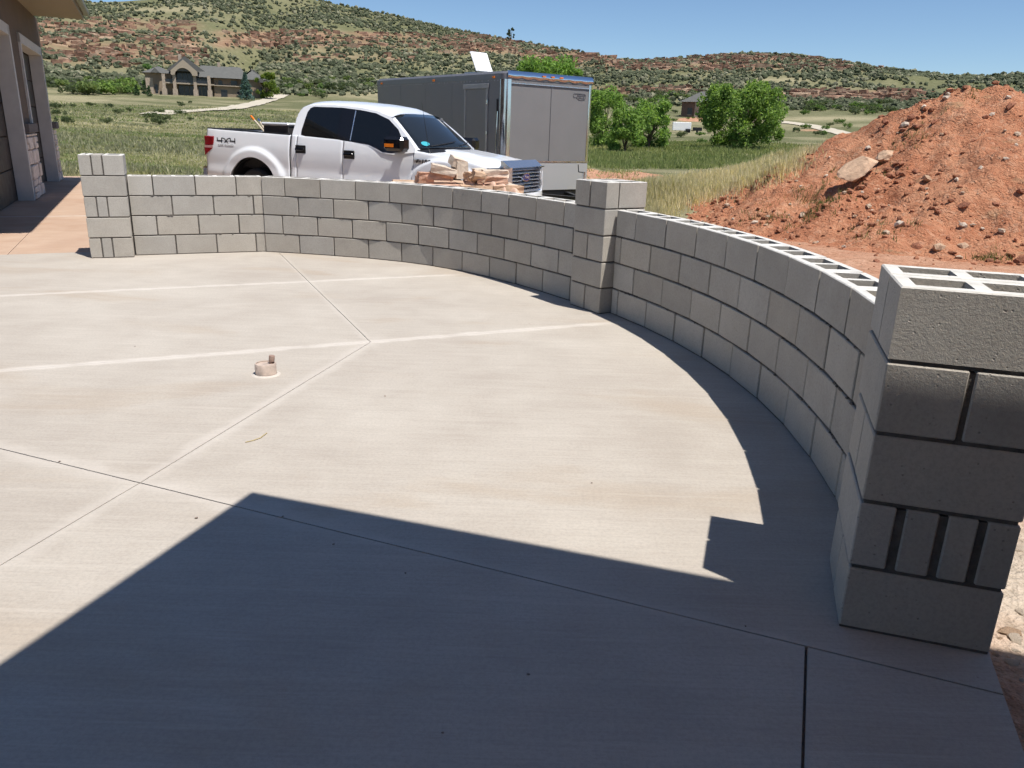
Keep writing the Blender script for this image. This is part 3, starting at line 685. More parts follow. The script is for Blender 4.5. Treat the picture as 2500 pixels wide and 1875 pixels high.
# icosphere template
def ico(sub):
    bm = bmesh.new(); bmesh.ops.create_icosphere(bm, subdivisions=sub, radius=1.0)
    V = np.array([v.co[:] for v in bm.verts]); Fc = np.array([[v.index for v in f.verts] for f in bm.faces]); bm.free(); return V, Fc
ICO1, ICO2 = ico(1), ico(2)
def scatter(P, S, cols, tmpl=ICO1, rough=0.35, seed=1, zscale=(0.7, 1.0), cut=True):
    """many rough lumps in one mesh; P (n,3) S (n,3) sizes, cols (n,3)"""
    g = np.random.default_rng(seed); TV, TF = tmpl; n = len(P); k = len(TV)
    d = 1+rough*(g.random((n, k))*2-1); V = TV[None]*d[..., None]
    a = g.random(n)*6.283; ca, sa = np.cos(a)[:, None], np.sin(a)[:, None]
    X = V[..., 0]*S[:, 0:1]; Y = V[..., 1]*S[:, 1:2]; Z = V[..., 2]*S[:, 2:3]
    V = np.stack([X*ca-Y*sa, X*sa+Y*ca, Z], -1)+P[:, None, :]
    Fc = (TF[None]+(np.arange(n)*k)[:, None, None]).reshape(-1, 3)
    C = np.repeat(cols, k, axis=0)
    return V.reshape(-1, 3), Fc, C
def M_vcol(name, rough=0.95, nscale=30.0, var=0.25, bump=0.0, transl=False, sheen=0):
    k = NT(name); a = k.attr("col"); n = k.noise(k.pos(), nscale, 4, 0.65)
    c = k.mix(k.maprange(n, 0.3, 0.7, 1.0, 0.0), a, k.mix(1.0, a, (1-var*1.6,)*3, 'MULTIPLY'))
    nm = k.bump(n, bump, 0.03) if bump else None
    return k.out(c, rough, 0, nm, 0.15)
M_clod = M_vcol("clod", 0.98, 25, 0.3, 0.6)

def build_clods():
    g = np.random.default_rng(3); P = []; S = []; C = []
    n = 42000; x = g.uniform(3, 24, n); y = g.uniform(9, 24, n); h = pile_h(x, y)
    patch = fbm(x/1.0+9, y/1.0, 3)
    keep = (h > 0.03)*(g.random(n) < np.clip(0.30+patch*2.2+0.35*np.exp(-h/0.3), 0.03, 1)) + (h <= 0.03)*(g.random(n) < 0.012)*(x > 3.5)
    x, y = x[keep > 0], y[keep > 0]; n = len(x); z = surf(x, y)
    s = 0.009+0.060*g.random(n)**5.0
    S = np.stack([s*g.uniform(.8, 1.5, n), s*g.uniform(.7, 1.2, n), s*g.uniform(.5, .9, n)], -1)
    base = np.array([0.42, 0.19, 0.11])[None]*g.uniform(0.65, 1.2, (n, 1)); pale = g.random(n) < 0.07; base[pale] = np.array([0.55, 0.42, 0.31])
    V, Fc, Cc = scatter(np.stack([x, y, z+s*0.3], -1), S, base, ICO1, 0.3, 4)
    o = obj("dirt_clods", fastmesh("dirt_clods", V, Fc, [M_clod], col=Cc)); tag(o, "small red clods and grit scattered over the dirt mound", "dirt", kind="stuff")
build_clods()

M_stone = simple("tan_stone", (0.50, 0.345, 0.235), 0.95, var=0.25, scale=9, bump=0.8, bscale=28, spec=0.15, bdist=0.015)
M_stone2 = simple("pale_stone", (0.60, 0.50, 0.40), 0.95, var=0.2, scale=9, bump=0.8, bscale=28, spec=0.15, bdist=0.015)
M_stone3 = simple("red_stone", (0.33, 0.145, 0.088), 0.95, var=0.3, scale=9, bump=0.8, bscale=28, spec=0.15, bdist=0.015)
def rock_mesh(seed, squash=0.65):
    g = random.Random(seed); bm = bmesh.new(); bmesh.ops.create_icosphere(bm, subdivisions=1, radius=1.0)
    for _ in range(7):
        nrm = Vector((g.uniform(-1, 1), g.uniform(-1, 1), g.uniform(-1, 1))).normalized(); d = g.uniform(0.45, 0.8)
        for v in bm.verts:
            q = v.co.dot(nrm)
            if q > d: v.co -= nrm*(q-d)
    for v in bm.verts: v.co.z *= squash; v.co += Vector((g.uniform(-1, 1), g.uniform(-1, 1), g.uniform(-1, 1)))*0.05
    me = bpy.data.meshes.new("stone"); bm.to_mesh(me); bm.free(); return me
ROCKS = {}
for mi, mm in enumerate((M_stone, M_stone2, M_stone3)):
    for s in range(4):
        me = rock_mesh(s+10*mi); me.materials.append(mm); ROCKS[(mi, s)] = me
def pile_at(u, v):
    d = ray(u, v); h = math.hypot(d.x, d.y); rr = np.linspace(6, 30, 2400); X = d.x/h*rr; Y = d.y/h*rr; Z = CH+d.z/h*rr; T = surf(X, Y); k = int(np.argmax(Z < T)); return Vector((X[k], Y[k], T[k])), rr[k]
# boulder and stones picked out on the mound (photo positions turned into points on the slope)
def big_rock(u, v, size, mi, rot, label, name="boulder", sub=2, seed=1, sink=0.1):
    p, r = pile_at(u, v); g = random.Random(seed); bm = bmesh.new(); bmesh.ops.create_icosphere(bm, subdivisions=3, radius=1.0)
    for _ in range(11):
        nrm = Vector((g.uniform(-1, 1), g.uniform(-1, 1), g.uniform(-1, 1))).normalized(); d = g.uniform(0.5, 0.8)
        for vv in bm.verts:
            q = vv.co.dot(nrm)
            if q > d: vv.co -= nrm*(q-d)
    for vv in bm.verts: vv.co = Vector((vv.co.x*size[0], vv.co.y*size[1], vv.co.z*size[2]))+Vector((g.uniform(-1, 1), g.uniform(-1, 1), g.uniform(-1, 1)))*0.008
    me = bpy.data.meshes.new(name); bm.to_mesh(me); bm.free(); me.materials.append((M_stone, M_stone2, M_stone3)[mi])
    o = obj(name, me, None, (p.x, p.y, p.z+size[2]*sink), rot); tag(o, label, "boulder" if name == "boulder" else "stone"); return o
big_rock(2098, 432, (0.50, 0.28, 0.19), 0, (0.2, -0.5, 0.1), "largest tan boulder jutting from the lower left slope of the dirt mound", seed=3, sink=0.85)
big_rock(2163, 388, (0.24, 0.16, 0.12), 0, (0.2, -0.5, 0.3), "small tan boulder just above the largest boulder on the mound", seed=5, sink=0.6)
big_rock(2218, 258, (0.20, 0.16, 0.22), 2, (0, 0.3, 0.8), "dark red rock standing on the left shoulder of the dirt mound", seed=8, sink=0.6)
rs_ = random.Random(9)
spots = [(2120, 362, .10, 1), (2017, 430, .07, 1), (2309, 240, .13, 1), (2315, 231, .08, 1), (2256, 263, .10, 1), (2395, 412, .09, 1), (2335, 440, .08, 1), (2455, 390, .07, 1), (2196, 551, .15, 1), (2350, 551, .10, 1),
         (2060, 604, .07, 1), (1996, 592, .05, 1), (1840, 545, .10, 1), (1870, 550, .06, 0), (1990, 594, .06, 0), (2265, 440, .15, 0), (2350, 603, .14, 0), (2290, 608, .16, 0), (2240, 604, .12, 2), (2460, 240, .09, 1), (2420, 282, .08, 1),
         (2210, 305, .12, 1), (2227, 288, .12, 2), (2240, 312, .15, 2), (2205, 318, .10, 2), (2165, 300, .13, 2), (2150, 316, .1, 2), (2280, 300, .11, 2), (2404, 287, .09, 2), (2466, 262, .14, 2), (2352, 505, .13, 2), (2235, 420, .11, 2), (2190, 425, .09, 2), (2490, 470, .09, 2), (2490, 640, .16, 2), (2085, 530, .06, 0), (1930, 500, .05, 1), (2025, 385, .05, 1), (1955, 455, .05, 1), (2105, 470, .05, 1), (2130, 515, .05, 1), (2400, 560, .06, 1), (2480, 355, .07, 1), (2300, 330, .06, 0), (2375, 345, .07, 2), (2430, 500, .08, 2), (2290, 520, .09, 2), (2320, 380, .06, 2), (2140, 640, .07, 2), (1790, 535, .05, 1)]
SLAB = ["pale stone", "red rock"]
for (u, v, s, mi) in spots:
    p, r = pile_at(u, v); me = ROCKS[(mi, rs_.randrange(4))]
    o = obj("loose_stone", me, None, (p.x, p.y, p.z+s*0.12), (rs_.uniform(-.4, .4), rs_.uniform(-.4, .4), rs_.uniform(0, 6.28))); o.scale = (s*0.95, s*0.72, s*0.8)
    hgt = "near the crest of the mound" if v < 300 else "halfway up the mound" if v < 450 else "low on the mound" if v < 560 else "at the foot of the mound"
    lr = "on the left flank" if u < 2120 else "towards the middle" if u < 2320 else "at the right edge"
    lab = ("big " if s >= 0.12 else "small " if s <= 0.06 else "")+{0: "tan loose stone", 1: "pale loose stone", 2: "dark red rock"}[mi]+" "+hgt+" "+lr
    tag(o, lab, "stone", {0: "tan stones on the mound", 1: "pale stones on the mound", 2: "dark red rocks on the mound"}[mi])

# ------------------------------------------------------------------ lettering helpers
def text_mesh(txt, size, mat, depth=0.002, sx=1.0, shear=0.0, bold=0.0):
    cu = bpy.data.curves.new("lettering", 'FONT'); cu.body = txt; cu.size = size; cu.extrude = depth; cu.align_x = 'CENTER'; cu.align_y = 'CENTER'; cu.shear = shear; cu.offset = bold; cu.resolution_u = 3
    o = bpy.data.objects.new("lettering", cu); COL.objects.link(o); dg = bpy.context.evaluated_depsgraph_get()
    me = bpy.data.meshes.new_from_object(o.evaluated_get(dg)); bpy.data.objects.remove(o); bpy.data.curves.remove(cu)
    for v in me.vertices: v.co.x *= sx
    me.materials.clear(); me.materials.append(mat); return me
def strokes(polys, w, M, depth=0.003):
    """flat thick polylines in (x,z), extruded along y; M places them"""
    m = MB()
    for pl in polys:
        for a, b in zip(pl, pl[1:]):
            a, b = Vector(a), Vector(b); d = (b-a).normalized()*w*0.5; n = Vector((-d.y, d.x)); a = a-d*0.6; b = b+d*0.6
            q = [a-n, b-n, b+n, a+n]; m.prism([(p.x, p.y) for p in q], 0, depth, M)
    return m

# ------------------------------------------------------------------ pickup truck.  local x = metres from the nose, y = +1 near side, -1 far side, z up
TRK = (-0.299, 11.869, -0.221); TRA = R(155.27)
truck = empty("pickup_truck"); truck.location = (TRK[0]+math.sin(TRA)*1.0, TRK[1]-math.cos(TRA)*1.0, TRK[2]); truck.rotation_euler = (0, R(-0.45), TRA)
tag(truck, "white crew cab pickup truck parked behind the curved block wall", "pickup truck")
WC = (0.97, 4.70); WZ = 0.43; AR = 0.54
def ip(x, pts): return float(np.interp(x, [p[0] for p in pts], [p[1] for p in pts]))
FEND = [(0.06, 0.98), (0.2, 1.04), (0.46, 1.105), (0.9, 1.165), (1.2, 1.20), (1.5, 1.235)]
BELT = [(1.45, 1.235), (1.86, 1.185), (2.08, 1.205), (2.22, 1.26), (2.36, 1.30), (2.7, 1.33), (3.0, 1.35), (3.7, 1.375), (3.9, 1.38)]
GUT = [(1.45, 1.245), (1.62, 1.40), (1.8, 1.555), (2.02, 1.715), (2.3, 1.795), (2.6, 1.835), (2.97, 1.86), (3.4, 1.865), (3.65, 1.85), (3.80, 1.80), (3.86, 1.70), (3.90, 1.39)]
RAIL = [(3.92, 1.375), (5.82, 1.42)]
def arch(s):
    z = 0.50
    for c in WC:
        if abs(s-c) < AR: z = max(z, WZ+math.sqrt(AR*AR-(s-c)**2)*1.02)
    return z
def hw(s, z):
    """half width of the lower body"""
    w = 0.968+0.012*math.exp(-((z-0.98)/0.16)**2)-0.075*max(0, (0.62-z)/0.3)**1.3-0.06*max(0, (z-1.12)/0.3)**1.4
    w += 0.020*math.exp(-((z-0.70)/0.09)**2)
    if s < 0.9: w -= 0.13*((0.9-s)/0.85)**2.2
    if s > 5.5: w -= 0.03*((s-5.5)/0.35)**2
    for c in WC:
        q = math.hypot((s-c)*0.96, z-WZ); t = min(1, max(0, (0.74-q)/0.09)); t = t*t*(3-2*t); w += 0.052*t*(1 if z > 0.3 else 0)
    return w
def stations(a, b, st=0.035):
    xs = list(np.linspace(a, b, max(2, int((b-a)/st)+1)))
    for c in WC:
        for e in (c-AR, c+AR):
            for d in (-0.03, -0.012, -0.004, 0.004, 0.012, 0.03):
                if a < e+d < b: xs.append(e+d)
    return sorted(xs)
def side_panel(name, a, b, top, parent, rows=20, mat=None, roll=0.03):
    res = []
    for sg in (1, -1):
        P = []
        for s in stations(a, b):
            zb, zt = arch(s), top(s); row = []
            row.append((s, sg*(hw(s, zb)-0.05), zb+0.012))
            for j in range(rows+1):
                z = zb+(zt-roll-zb)*j/rows; row.append((s, sg*hw(s, z), z))
            for t in (0.4, 0.75, 1.0):
                row.append((s, sg*(hw(s, zt-roll)-roll*(1-math.cos(t*1.57))*1.2), zt-roll+roll*math.sin(t*1.57)))
            P.append(row)
        o = MB().grid(P).build(name, mat or M_white, parent, smooth=True, autosmooth=R(50)); 
        md = o.modifiers.new("thickness", 'SOLIDIFY'); md.thickness = 0.012; md.offset = -1
        res.append(o)
    return res
fend = side_panel("front_fender", 0.09, 1.492, lambda s: ip(s, FEND), truck)
fdoor = side_panel("front_door", 1.503, 2.832, lambda s: ip(s, BELT), truck)
rdoor = side_panel("rear_door", 2.843, 3.775, lambda s: ip(s, BELT), truck)
side_panel("cab_corner", 3.784, 3.895, lambda s: ip(s, BELT), truck)
bside = side_panel("bed_side", 3.925, 5.80, lambda s: ip(s, RAIL), truck)
# dark structure inside so that gaps and arches read black
m = MB(); m.box(1.5, 3.88, -0.88, 0.88, 0.42, 1.17); m.box(0.25, 1.5, -0.42, 0.42, 0.45, 0.95); m.box(3.93, 5.7, -0.5, 0.5, 0.5, 0.78); m.box(0.3, 5.7, -0.45, 0.45, 0.38, 0.52)
m.build("chassis", M_black, truck)
for c in WC:
    for sg in (1, -1):
        P = []
        for t in np.linspace(-0.15, math.pi+0.15, 18): P.append([(c+0.56*math.cos(t), sg*0.93, WZ+0.56*math.sin(t)), (c+0.56*math.cos(t), sg*0.5, WZ+0.56*math.sin(t))])
        MB().grid(P).build("wheel_liner", M_black, truck)
# wheels
for c in WC:
    for sg in (1, -1):
        wh = empty("wheel"); wh.parent = truck; wh.location = (c, sg*0.845, 0.40); wh.rotation_euler = (math.pi/2*(-sg), 0, 0)
        MB().lathe([(0.24, -0.12), (0.36, -0.125), (0.395, -0.09), (0.40, 0), (0.395, 0.09), (0.36, 0.125), (0.24, 0.12)], 40).build("tyre", M_rubber, wh, smooth=True, autosmooth=R(40))
        m = MB().lathe([(0.245, -0.10), (0.245, 0.11), (0.22, 0.115), (0.20, 0.05), (0.07, 0.07), (0.06, 0.10), (0.001, 0.10)], 30)
        for k in range(6):
            t = k*math.pi/3; m.box(0.05, 0.225, -0.035, 0.035, 0.055, 0.10, Matrix.Rotation(t, 4, 'Z'))
        m.build("rim", M_alu, wh)
# cab upper: sides, roof, windscreen, back
def uy(z): return 0.955-0.235*(z-1.25)/0.61       # half width of the greenhouse
def upper_side():
    for sg in (1, -1):
        P = []
        for s in np.linspace(1.46, 3.895, 60):
            zb, zt = ip(s, BELT)-0.03, ip(s, GUT); P.append([(s, sg*uy(zb+(zt-zb)*j/8), zb+(zt-zb)*j/8) for j in range(9)])
        MB().grid(P).build("cab_side", M_white, truck, smooth=True)
upper_side()
def roofz(s, y):
    g = ip(s, GUT) if s > 2.02 else ip(2.02, GUT); e = abs(y)/uy(g)
    return g+(0.085 if s > 2.3 else 0.085*max(0, (s-1.9)/0.4)+0.055*(1-max(0, (s-1.9)/0.4)))*max(0, 1-e**3.2)**0.75
P = []
for s in np.concatenate([np.linspace(1.985, 2.4, 10), np.linspace(2.5, 3.6, 12), np.linspace(3.66, 3.885, 9)]):
    g = ip(max(s, 2.02), GUT); w = uy(g); P.append([(s, y*w, roofz(s, y*w)) for y in np.sin(np.linspace(-1.57, 1.57, 25))])
MB().grid(P).build("roof", M_white, truck, smooth=True)
def wscreen(y, t):           # t 0 base .. 1 top ; y -1..1
    sb = 1.47-0.30*(1-y*y); stp = 2.03-0.05*(1-y*y)
    zb = 1.245+0.03*(1-y*y); ztp = 1.735+0.055*(1-abs(y)**3)
    wb, wt = 0.90, 0.735; s = sb+(stp-sb)*t; z = zb+(ztp-zb)*(t+0.10*t*(1-t)); return (s, y*(wb+(wt-wb)*t), z)
P = [[wscreen(y, t) for y in np.linspace(-0.955, 0.955, 21)] for t in np.linspace(0.03, 0.97, 9)]
ws = MB().grid(P).build("windshield", M_wind, truck, smooth=True); md = ws.modifiers.new("thickness", 'SOLIDIFY'); md.thickness = 0.012
for a, b in ((-1.06, -0.945), (0.945, 1.06)): MB().grid([[(lambda q: (q[0]+0.004, q[1], q[2]-0.004 if abs(y) < 1 else q[2]-0.02))(wscreen(y, t)) for y in np.linspace(a, b, 4)] for t in np.linspace(0, 1.02, 9)]).build("windshield_pillar", M_white, truck, smooth=True)
# wipers and cowl
MB().grid([[(1.47-0.30*(1-y*y)-d, y*0.86, 1.245+0.03*(1-y*y)+h) for d, h in ((0.12, -0.035), (0.0, 0.0))] for y in np.linspace(-1, 1, 15)]).build("cowl", M_black, truck)
for y0, y1 in ((0.75, 0.05), (0.0, -0.7)):
    q = [wscreen(y0+(y1-y0)*k/5, 0.05+0.10*k/5) for k in range(6)]; MB().tube([(a-0.012, b, c+0.015) for a, b, c in q], 0.009, 6).build("wiper", M_black, truck)
st = wscreen(0.80, 0.13); d1 = (Vector(wscreen(0.82, 0.13))-Vector(wscreen(0.78, 0.13))).normalized(); d2 = (Vector(wscreen(0.8, 0.16))-Vector(wscreen(0.8, 0.10))).normalized(); nn = d2.cross(d1); nn = nn if nn.x < 0 else -nn
V = [Vector(st)+nn*0.012+d1*0.075*math.cos(t)+d2*0.05*math.sin(t) for t in np.linspace(0, 6.283, 16, endpoint=False)]
MB().add([tuple(v) for v in V], [tuple(range(16))]).build("round_sticker", M_teal, truck)
# side glass
def glass_poly(pts, off, sg): return [(s, sg*(uy(z)+off), z) for s, z in pts]
SURR = [(1.60, 1.215), (1.88, 1.175), (2.06, 1.185), (2.19, 1.235), (2.34, 1.283), (2.7, 1.315), (3.0, 1.335), (3.62, 1.362), (3.71, 1.385), (3.72, 1.45), (3.67, 1.74), (3.625, 1.805), (3.56, 1.832), (3.0, 1.83), (2.6, 1.80), (2.32, 1.762), (2.05, 1.675), (1.84, 1.53)]
RW = [(2.98, 1.362), (3.58, 1.385), (3.665, 1.41), (3.67, 1.47), (3.62, 1.73), (3.585, 1.785), (3.53, 1.805), (2.98, 1.803)]
FW = [(1.98, 1.225), (2.06, 1.215), (2.17, 1.262), (2.33, 1.312), (2.68, 1.342), (2.68, 1.785), (2.33, 1.738), (2.12, 1.672), (1.98, 1.60)]
for sg, dr, dr2 in ((1, fdoor[0], rdoor[0]), (-1, fdoor[1], rdoor[1])):
    fan = lambda pts: [(i, (i+1) % len(pts), len(pts)) for i in range(len(pts))]
    for nm, pts, off, mt, par in (("window_surround", SURR, 0.005, M_blackgloss, truck), ("window", RW, 0.010, M_glass, dr2), ("window", FW, 0.010, M_glass, dr)):
        V = glass_poly(pts, off, sg); c = (sum(v[0] for v in V)/len(V), sum(v[1] for v in V)/len(V), sum(v[2] for v in V)/len(V))
        MB().add(V+[c], fan(pts)).build(nm, mt, par)
    m = MB().tube([(2.705, sg*(uy(1.335)+0.012), 1.335), (2.705, sg*(uy(1.79)+0.012), 1.79)], 0.008, 6); m.build("window_channel", M_alu, dr)
    # handles
    for s0, zz, par in ((2.70, 1.115, dr), (3.68, 1.155, dr2)):
        y = hw(s0, zz); h = MB().box(s0-0.105, s0+0.105, sg*(y-0.004), sg*(y+0.012), zz-0.065, zz+0.065).build("door_handle", M_black, par, bevel=0.006)
        MB().box(s0-0.09, s0+0.09, sg*(y+0.012), sg*(y+0.045), zz-0.02, zz+0.025).build("grip", M_blackgloss, h, bevel=0.008)
    # mirror
    mr = MB().box(1.50, 1.86, sg*1.04, sg*1.27, 1.215, 1.43).build("wing_mirror", M_blackgloss, truck, bevel=0.045)
    MB().box(1.62, 1.78, sg*0.93, sg*1.06, 1.235, 1.285).build("mirror_arm", M_black, mr, bevel=0.012)
    MB().box(1.80, 1.868, sg*1.15, sg*1.276, 1.285, 1.335).build("indicator", M_orange, mr, bevel=0.006) if False else MB().box(1.66, 1.82, sg*1.268, sg*1.278, 1.275, 1.325).build("indicator", M_orange, mr)
# back of cab
P = [[(3.895-0.03*((z-1.3)/0.55)**2, y*min(uy(z)*0.985, 0.93), z) for y in np.linspace(-1, 1, 9)] for z in np.linspace(0.8, 1.66, 8)]
MB().grid(P).build("cab_back", M_white, truck, smooth=True)
MB().box(3.893, 3.90, -0.62, 0.62, 1.42, 1.64).build("rear_window", M_glass, truck)
# hood
def hoodz(s, y):
    w = 0.86-0.13*max(0, (0.9-s)/0.85)**2.2; e = abs(y)/w; base = ip(s, FEND); crown = 0.055*(1-e**2.2)+0.022*(sstep(0.66, 0.56, e)-sstep(0.36, 0.16, e)*0.35)
    return base-0.004+float(crown)*min(1, (s+0.25)/0.5)-0.10*max(0, (0.2-s)/0.14)**2*0.6
P = []
for s in np.concatenate([np.linspace(0.075, 0.2, 6), np.linspace(0.25, 1.22, 18)]):
    w = 0.88-0.13*max(0, (0.9-s)/0.85)**2.2; P.append([(s+(0.24*(y*y)-0.0)*(s-0.075)/1.15, y*w, hoodz(s, y*w)) for y in np.linspace(-1, 1, 33)])
MB().grid(P).build("hood", M_white, truck, smooth=True)
MB().box(0.1, 1.3, -0.7, 0.7, 0.9, 0.97).build("engine_bay", M_black, truck)
# nose: grille, lamps, bumper
gr = empty("grille"); gr.parent = truck
M_grl = NT("grille_chrome").out((0.62, 0.64, 0.68), 0.22, 0.9)
def xprism(poly, y0, y1, name, mat, par):            # poly in (x,z) swept across the nose
    return MB().prism([(p[0], p[1]) for p in poly], y0, y1, Matrix(((1, 0, 0, 0), (0, 0, 1, 0), (0, 1, 0, 0), (0, 0, 0, 1)))).build(name, mat, par)
gfr = empty("grille_frame"); gfr.parent = gr
xprism([(0.0, 1.045), (0.13, 1.14), (0.16, 1.14), (0.16, 1.03), (0.02, 1.03)], -0.62, 0.62, "frame_rail", M_grl, gfr); xprism([(-0.01, 0.66), (0.05, 0.70), (0.12, 0.70), (0.12, 0.66)], -0.6, 0.6, "frame_rail", M_grl, gfr)
for sg in (1, -1): MB().add([(0.0, sg*0.535, 1.045), (0.10, sg*0.64, 1.06), (0.10, sg*0.60, 0.68), (0.0, sg*0.525, 0.68), (0.1, sg*0.53, 1.045), (0.1, sg*0.52, 0.68)], [(0, 1, 2, 3), (0, 3, 5, 4), (1, 4, 5, 2), (0, 4, 1), (3, 2, 5)]).build("frame_post", M_grl, gfr)
MB().box(0.10, 0.16, -0.6, 0.6, 0.67, 1.1).build("grille_back", M_blackgloss, gr)
for k in range(6): z = 0.725+k*0.054; xprism([(0.015, z), (0.055, z+0.032), (0.085, z+0.032), (0.085, z), (0.03, z-0.004)], -0.53, 0.53, "grille_bar", M_grl, gr)
m = MB(); Mx = Matrix.Translation((0.012, 0, 0.885)) @ Matrix.Rotation(R(-90), 4, 'Y'); ov = lambda a, b: [(b*math.cos(t), a*math.sin(t)) for t in np.linspace(0, 6.283, 28, endpoint=False)]
m.prism(ov(0.135, 0.062), -0.02, 0.014, Mx); em = m.build("oval_badge", M_chrome, gr); MB().prism(ov(0.122, 0.051), 0.0145, 0.018, Mx).build("oval_face", M_blue, em)
tm = text_mesh("Ford", 0.075, M_chrome, 0.002, 1.25, 0.25); obj("lettering", tm, em, (-0.0085, 0, 0.887), (R(90), 0, R(-90)))
for sg in (1, -1):
    lm = MB().box(0.10, 0.34, sg*0.63, sg*0.90, 0.80, 1.02).build("headlight", M_lens, truck, bevel=0.03)
    MB().box(0.085, 0.3, sg*0.625, sg*0.905, 1.02, 1.035).build("lamp_trim", M_black, lm)
P = []
for y in np.linspace(-1, 1, 25):
    x0 = -0.06+0.20*abs(y)**3; P.append([(x0+0.12, y*0.95, 0.645), (x0+0.01, y*0.96, 0.64), (x0, y*0.96, 0.60), (x0-0.005, y*0.96, 0.53), (x0+0.03, y*0.95, 0.45), (x0+0.12, y*0.94, 0.44)])
bp = MB().grid(P).build("front_bumper", M_white, truck, smooth=True, autosmooth=R(40)); md = bp.modifiers.new("thickness", 'SOLIDIFY'); md.thickness = 0.01
# bed: caps, liner, tailgate, lamps, bumper, tool box
for sg in (1, -1):
    P = [[(s, sg*(hw(s, ip(s, RAIL)-0.03)-0.01), ip(s, RAIL)-0.004), (s, sg*(hw(s, ip(s, RAIL)-0.03)-0.015), ip(s, RAIL)+0.012), (s, sg*0.80, ip(s, RAIL)+0.012), (s, sg*0.80, ip(s, RAIL)-0.1), (s, sg*0.79, 0.8)] for s in np.linspace(3.93, 5.80, 12)]
    MB().grid(P).build("bed_rail_cap", M_black, truck)
    tl = MB().box(5.60, 5.812, sg*0.885, sg*0.972, 1.135, 1.29).build("tail_lamp", M_red, truck, bevel=0.012)
    MB().box(5.62, 5.810, sg*0.885, sg*0.974, 1.095, 1.133).build("reverse_lens", M_pink, tl); 
    V = [(5.62, 1.093), (5.812, 1.093), (5.812, 0.97)]; m = MB().add([(s, sg*0.90, z) for s, z in V]+[(s, sg*0.978, z) for s, z in V], [(0, 1, 2), (3, 4, 5), (0, 1, 4, 3), (1, 2, 5, 4), (2, 0, 3, 5)]); m.build("lower_lens", M_red, tl)
MB().box(5.74, 5.805, -0.74, 0.74, 0.80, 1.40).build("tailgate", M_white, truck, bevel=0.015); MB().box(5.735, 5.81, -0.78, 0.78, 1.402, 1.425).build("tailgate_cap", M_black, truck)
MB().box(3.93, 5.74, -0.80, 0.80, 0.79, 0.82).build("bed_floor", M_black, truck)
MB().box(5.80, 5.95, -0.94, 0.94, 0.58, 0.77).build("rear_bumper", M_chrome, truck, bevel=0.03)
tb = empty("tool_box"); tb.parent = truck
MB().box(4.08, 4.62, -0.78, 0.78, 1.25, 1.505).build("box_body", simple("dull_steel", (0.13, 0.12, 0.115), 0.4, 0.7), tb, bevel=0.006); MB().box(4.06, 4.66, -0.80, 0.80, 1.507, 1.56).build("box_lid", simple("bright_plate", (0.72, 0.73, 0.75), 0.35, 0.3), tb, bevel=0.02)
# badges
Mt = lambda s, z: Matrix.Translation((s, hw(s, z)+0.004, z)) @ Matrix.Rotation(math.pi, 4, 'Z') @ Matrix.Rotation(R(90), 4, 'X')
M44 = Matrix.Translation((5.31, hw(5.31, 1.22)+0.004, 1.222)) @ Matrix(((-1, 0, 0, 0), (0, 0, 1, 0), (0, 1, 0, 0), (0, 0, 0, 1)))
pl = [[(-.20, .045), (-.20, .0), (-.105, .0)], [(-.10, .045), (-.10, -.05)], [(-.085, .045), (-.03, .03), (-.005, 0), (-.03, -.035), (-.085, -.05)], [(.085, .045), (.03, .03), (.005, 0), (.03, -.035), (.085, -.05)], [(.10, .045), (.10, .0), (.195, .0)], [(.20, .045), (.20, -.05)]]
strokes(pl, 0.018, M44).build("lettering", M_black, bside[0])
obj("lettering", text_mesh("OFF ROAD", 0.042, M_greytxt, 0.002, 1.75), bside[0], (5.31, hw(5.31, 1.15)+0.006, 1.148), (R(90), 0, math.pi))
pb = MB().prism([(-.17, .025), (.17, .025), (.165, -.03), (.06, -.03), (.055, -.045), (-.055, -.045), (-.06, -.03), (-.165, -.03)], 0, 0.012, Matrix.Translation((1.30, hw(1.3, 1.07), 1.075)) @ Matrix(((-1, 0, 0, 0), (0, 0, 1, 0), (0, 1, 0, 0), (0, 0, 0, 1)))).build("fender_badge", M_alu, fend[0])
obj("lettering", text_mesh("F-150", 0.075, M_black, 0.003, 1.5, 0.15, 0.002), pb, (1.30, hw(1.3, 1.07)+0.015, 1.078), (R(90), 0, math.pi))
MB().tube([(1.30, 0.80, 1.20), (1.32, 0.80, 1.26), (1.45, 0.80, 1.95)], [0.02, 0.006, 0.002], 6).build("antenna", M_black, truck)
# tools sticking out of the bed
for k, (dx, dy, dz) in enumerate(((0.30, 0.10, 0.17), (0.33, 0.02, 0.13))):
    tl = empty("tool_handle"); p0 = truck.matrix_basis @ Vector((4.72+0.05*k, 0.62-0.1*k, 1.36)); p1 = truck.matrix_basis @ Vector((5.02+0.1*k, 0.55-0.25*k, 1.58-0.03*k)); pb_ = truck.matrix_basis @ Vector((4.45+0.05*k, 0.66, 1.16))
    tl.location = p0
    MB().tube([pb_-p0, p1-p0], 0.016, 8).build("shaft", simple("pale_wood", (0.55, 0.47, 0.36), 0.7), tl); MB().tube([p1-p0, (p1-p0)+(p1-p0).normalized()*0.12], 0.020, 8).build("grip", M_orange if k == 0 else M_alu, tl)
    tag(tl, ["tool shaft with an orange end leaning in the truck bed", "plain pale tool shaft leaning in the truck bed"][k], "tool")

